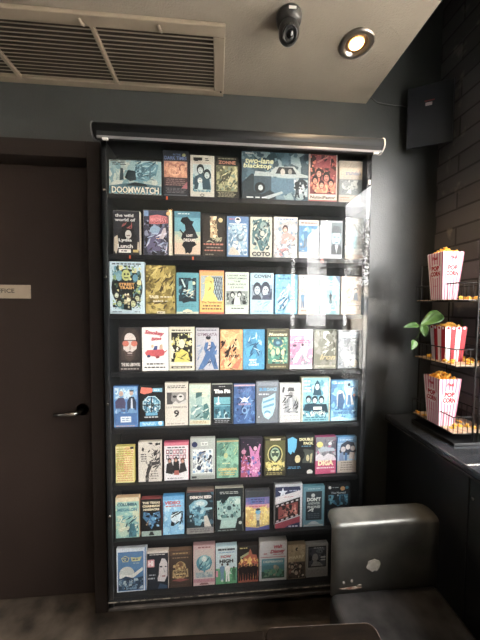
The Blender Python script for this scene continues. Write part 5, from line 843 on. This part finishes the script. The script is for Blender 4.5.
patch(344, 583, .006, .006, mat('bare_patch', '8f8b82'), 'paint_chip', 8, 12, .5)
patch(352, 581, .004, .007, mat('bare_patch', '8f8b82'), 'paint_chip', 9, 12, .5)
patch(360, 585.5, .007, .003, mat('bare_patch', '8f8b82'), 'paint_chip', 10, 12, .5)

# ------------------------------------------------------------------ near table corner at the bottom edge
tz_ = .735
c0 = atz(370, 622, tz_); c1 = atz(105, 636, tz_); 
tb = empty('low_table', (0, .45, 0), 'dark brown worn table with a rounded corner at the bottom edge of the view', 'table')
def rslab(x0, x1, y0, y1, z0, z1, rc):
    bm = bmesh.new(); pts = []
    for cx_, cy_, a0 in ((x1-rc, y1-rc, 0), (x0+rc, y1-rc, PI/2), (x0+rc, y0+rc, PI), (x1-rc, y0+rc, 1.5*PI)):
        for k in range(7): a_ = a0+k*PI/12; pts.append((cx_+rc*math.cos(a_), cy_+rc*math.sin(a_)))
    b0 = [bm.verts.new((x, y, z0)) for x, y in pts]; b1 = [bm.verts.new((x, y, z1)) for x, y in pts]
    n_ = len(pts)
    for k in range(n_): bm.faces.new((b0[k], b0[(k+1) % n_], b1[(k+1) % n_], b1[k]))
    bm.faces.new(b0); bm.faces.new(b1); return bm
def tpart(name, bm, m, rot=0, **k):
    bmesh.ops.rotate(bm, verts=bm.verts, cent=(c0.x, c0.y, 0), matrix=Matrix.Rotation(rot, 3, 'Z'))
    bmesh.ops.translate(bm, verts=bm.verts, vec=(0, -.45, 0)); return link(name, bm, m, tb, **k)
rot = math.atan2(c0.y-c1.y, c0.x-c1.x)
xs_ = atz(264, 628, tz_).x
tpart('tabletop', rslab(xs_+.0012, c0.x+.008, c0.y-.55, c0.y, tz_-.03, tz_, .022), TABLEM, rot=rot, bevel=.003)
tpart('tabletop', rslab(c1.x, xs_-.0012, c0.y-.55, c0.y-.006, tz_-.03, tz_, .006), TABLEM, rot=rot, bevel=.003)
tpart('worn_edge', rslab(xs_+.002, c0.x+.0086, c0.y-.55, c0.y+.0006, tz_-.0045, tz_-.0015, .0225), TEDGE, rot=rot)
xm = (c1.x+c0.x)/2
tpart('pedestal', boxes((xm-.035, xm+.035, c0.y-.33, c0.y-.26, .02, tz_-.03), (xm-.2, xm+.2, c0.y-.37, c0.y-.22, 0, .02)), BLACK, rot=rot, bevel=.004)

# ------------------------------------------------------------------ the street outside the windows
link('floor_outside', boxes((XR+.25, 14, -22, 8, -.22, -.1)), mat('street_asphalt', 'a09f9b', .8, scale=3, col2='8c8b88', bump=.2, bscale=40), kind='structure')
sw = tag(link('sidewalk', boxes((XR+.16, 3.1, -22, 8, -.1, 0)), mat('pale_sidewalk', 'cfccc5', .8, noise=.08, scale=4)), kind='structure')
link('trim_4', boxes((XR-.0, XR+.16, YB-.2, 2, -.1, -.001)), WALL, kind='structure')
# painted iron railing at the kerb
rail = empty('street_railing', (2.9, -4.0, 0), 'black painted street railing reflected in the case glass', 'railing')
RW = mat('railing_white', '3a3c3e', .5)
bm = bmesh.new()
for z in (.95, .15): tube(bm, [(0, -3, z), (0, 3, z)], .02, 8)
link('rail', bm, RW, rail, smooth=True)
bm = bmesh.new()
for k in range(41): tube(bm, [(0, -3+.15*k, .15), (0, -3+.15*k, .95)], .009, 6)
link('baluster', bm, RW, rail, smooth=True); rail.children[-1]['kind'] = 'stuff'
bm = bmesh.new()
for k in range(4): box(bm, -.025, .025, -3+2*k-.025, -3+2*k+.025, 0, 1.0)
link('railing_post', bm, RW, rail)
# kerbside tree
tree = empty('street_tree', (2.75, -3.1, 0), 'leafy street tree outside the window, reflected in the case glass', 'tree')
rn = random.Random(12); bm = bmesh.new(); tube(bm, [(0, 0, 0), (.02, .03, .8), (-.02, 0, 1.5), (.03, -.03, 2.2)], [.06, .05, .045, .02], 10)
for k in range(9):
    a_ = rn.random()*6.28; z = rn.uniform(1.3, 2.1); tube(bm, [(0, 0, z), (.25*math.cos(a_), .25*math.sin(a_), z+.3), (.5*math.cos(a_), .5*math.sin(a_), z+.5)], [.022, .014, .006], 6)
link('trunk', bm, mat('bark', '6a5848', .9, noise=.2), tree, smooth=True)
bm = bmesh.new()
for k in range(2200):
    d3 = Vector((rn.gauss(0, 1), rn.gauss(0, 1), rn.gauss(0, 1))).normalized()*rn.random()**.4; c_ = Vector((d3.x*.7, d3.y*.7, 2.7+d3.z*.75))
    v1 = Vector((rn.uniform(-1, 1), rn.uniform(-1, 1), rn.uniform(-1, 1))).normalized(); v2 = v1.orthogonal().normalized(); s = .03
    bm.faces.new([bm.verts.new(c_+v1*s), bm.verts.new(c_+v2*s*.45), bm.verts.new(c_-v1*s), bm.verts.new(c_-v2*s*.45)])
link('foliage', bm, mat('dusty_leaves', '453b28', .7, scale=8, col2='6e6248'), tree)
# building across the street
bld = empty('street_building', (11, -6, 0), 'pale building across the street outside the windows', 'building')
link('facade', boxes((0, 3, -14, 12, -.1, 3.2)), mat('pale_stucco', 'd8cfc2', .9, noise=.06, scale=2), bld)
bm = bmesh.new()
for k in range(9): box(bm, -.03, .02, -12+2.6*k, -10.8+2.6*k, 1.0, 2.4)
link('shopfront_glass', bm, mat('shop_glass', '3a4248', .15), bld)

# ------------------------------------------------------------------ light
w = bpy.data.worlds.new('sky'); C.world = w; w.use_nodes = True; nt = w.node_tree; bg = nt.nodes['Background']
bg.inputs['Color'].default_value = (1.0, .99, .975, 1); bg.inputs['Strength'].default_value = 14.0
for i, (a, c) in enumerate(WY):
    ld = bpy.data.lights.new('window_portal', 'AREA'); ld.shape = 'RECTANGLE'; ld.size = c-a; ld.size_y = WZ1-WZ0; ld.cycles.is_portal = True
    o = bpy.data.objects.new('window_portal', ld); COL.objects.link(o); o.location = (XR+.11, (a+c)/2, (WZ0+WZ1)/2); o.rotation_euler = (0, PI/2, 0)
    o.rotation_euler = Vector((-1, 0, 0)).to_track_quat('-Z', 'Y').to_euler()
    ld.size, ld.size_y = (c-a), (WZ1-WZ0)
sd = bpy.data.lights.new('sun', 'SUN'); sd.energy = 42; sd.angle = .01; sd.color = (1, .96, .9)
so = bpy.data.objects.new('sun', sd); COL.objects.link(so); so.rotation_euler = Vector((.55, .35, -.75)).to_track_quat('-Z', 'Y').to_euler()
# unseen downlights added behind the camera as general room fill
for i, (x, y) in enumerate(((-.5, -.6), (-.9, -1.9), (.3, -2.0))):
    d5 = empty('recessed_downlight', (x, y, ZC), ['round recessed downlight in the ceiling just behind the viewer', 'round recessed downlight in the ceiling at the rear left', 'round recessed downlight in the ceiling at the rear right'][i], 'ceiling light')
    for ch in dl.children:
        c2 = ch.copy(); COL.objects.link(c2); c2.parent = d5
    l2 = bpy.data.lights.new('downlight', 'SPOT'); l2.energy = 14; l2.color = (1, .8, .58); l2.spot_size = 2.4; l2.spot_blend = .7; l2.shadow_soft_size = .05
    o = bpy.data.objects.new('downlight', l2); COL.objects.link(o); o.location = (x, y, ZC-.03)

v = C.view_settings; C.display_settings.display_device = 'sRGB'
v.view_transform = 'Standard'; v.look = 'None'; v.gamma = 1; v.use_curve_mapping = False; v.exposure = 0.92
C.cycles.use_denoising = True
C.cycles.max_bounces = 10; C.cycles.transparent_max_bounces = 12; C.cycles.sample_clamp_indirect = 6
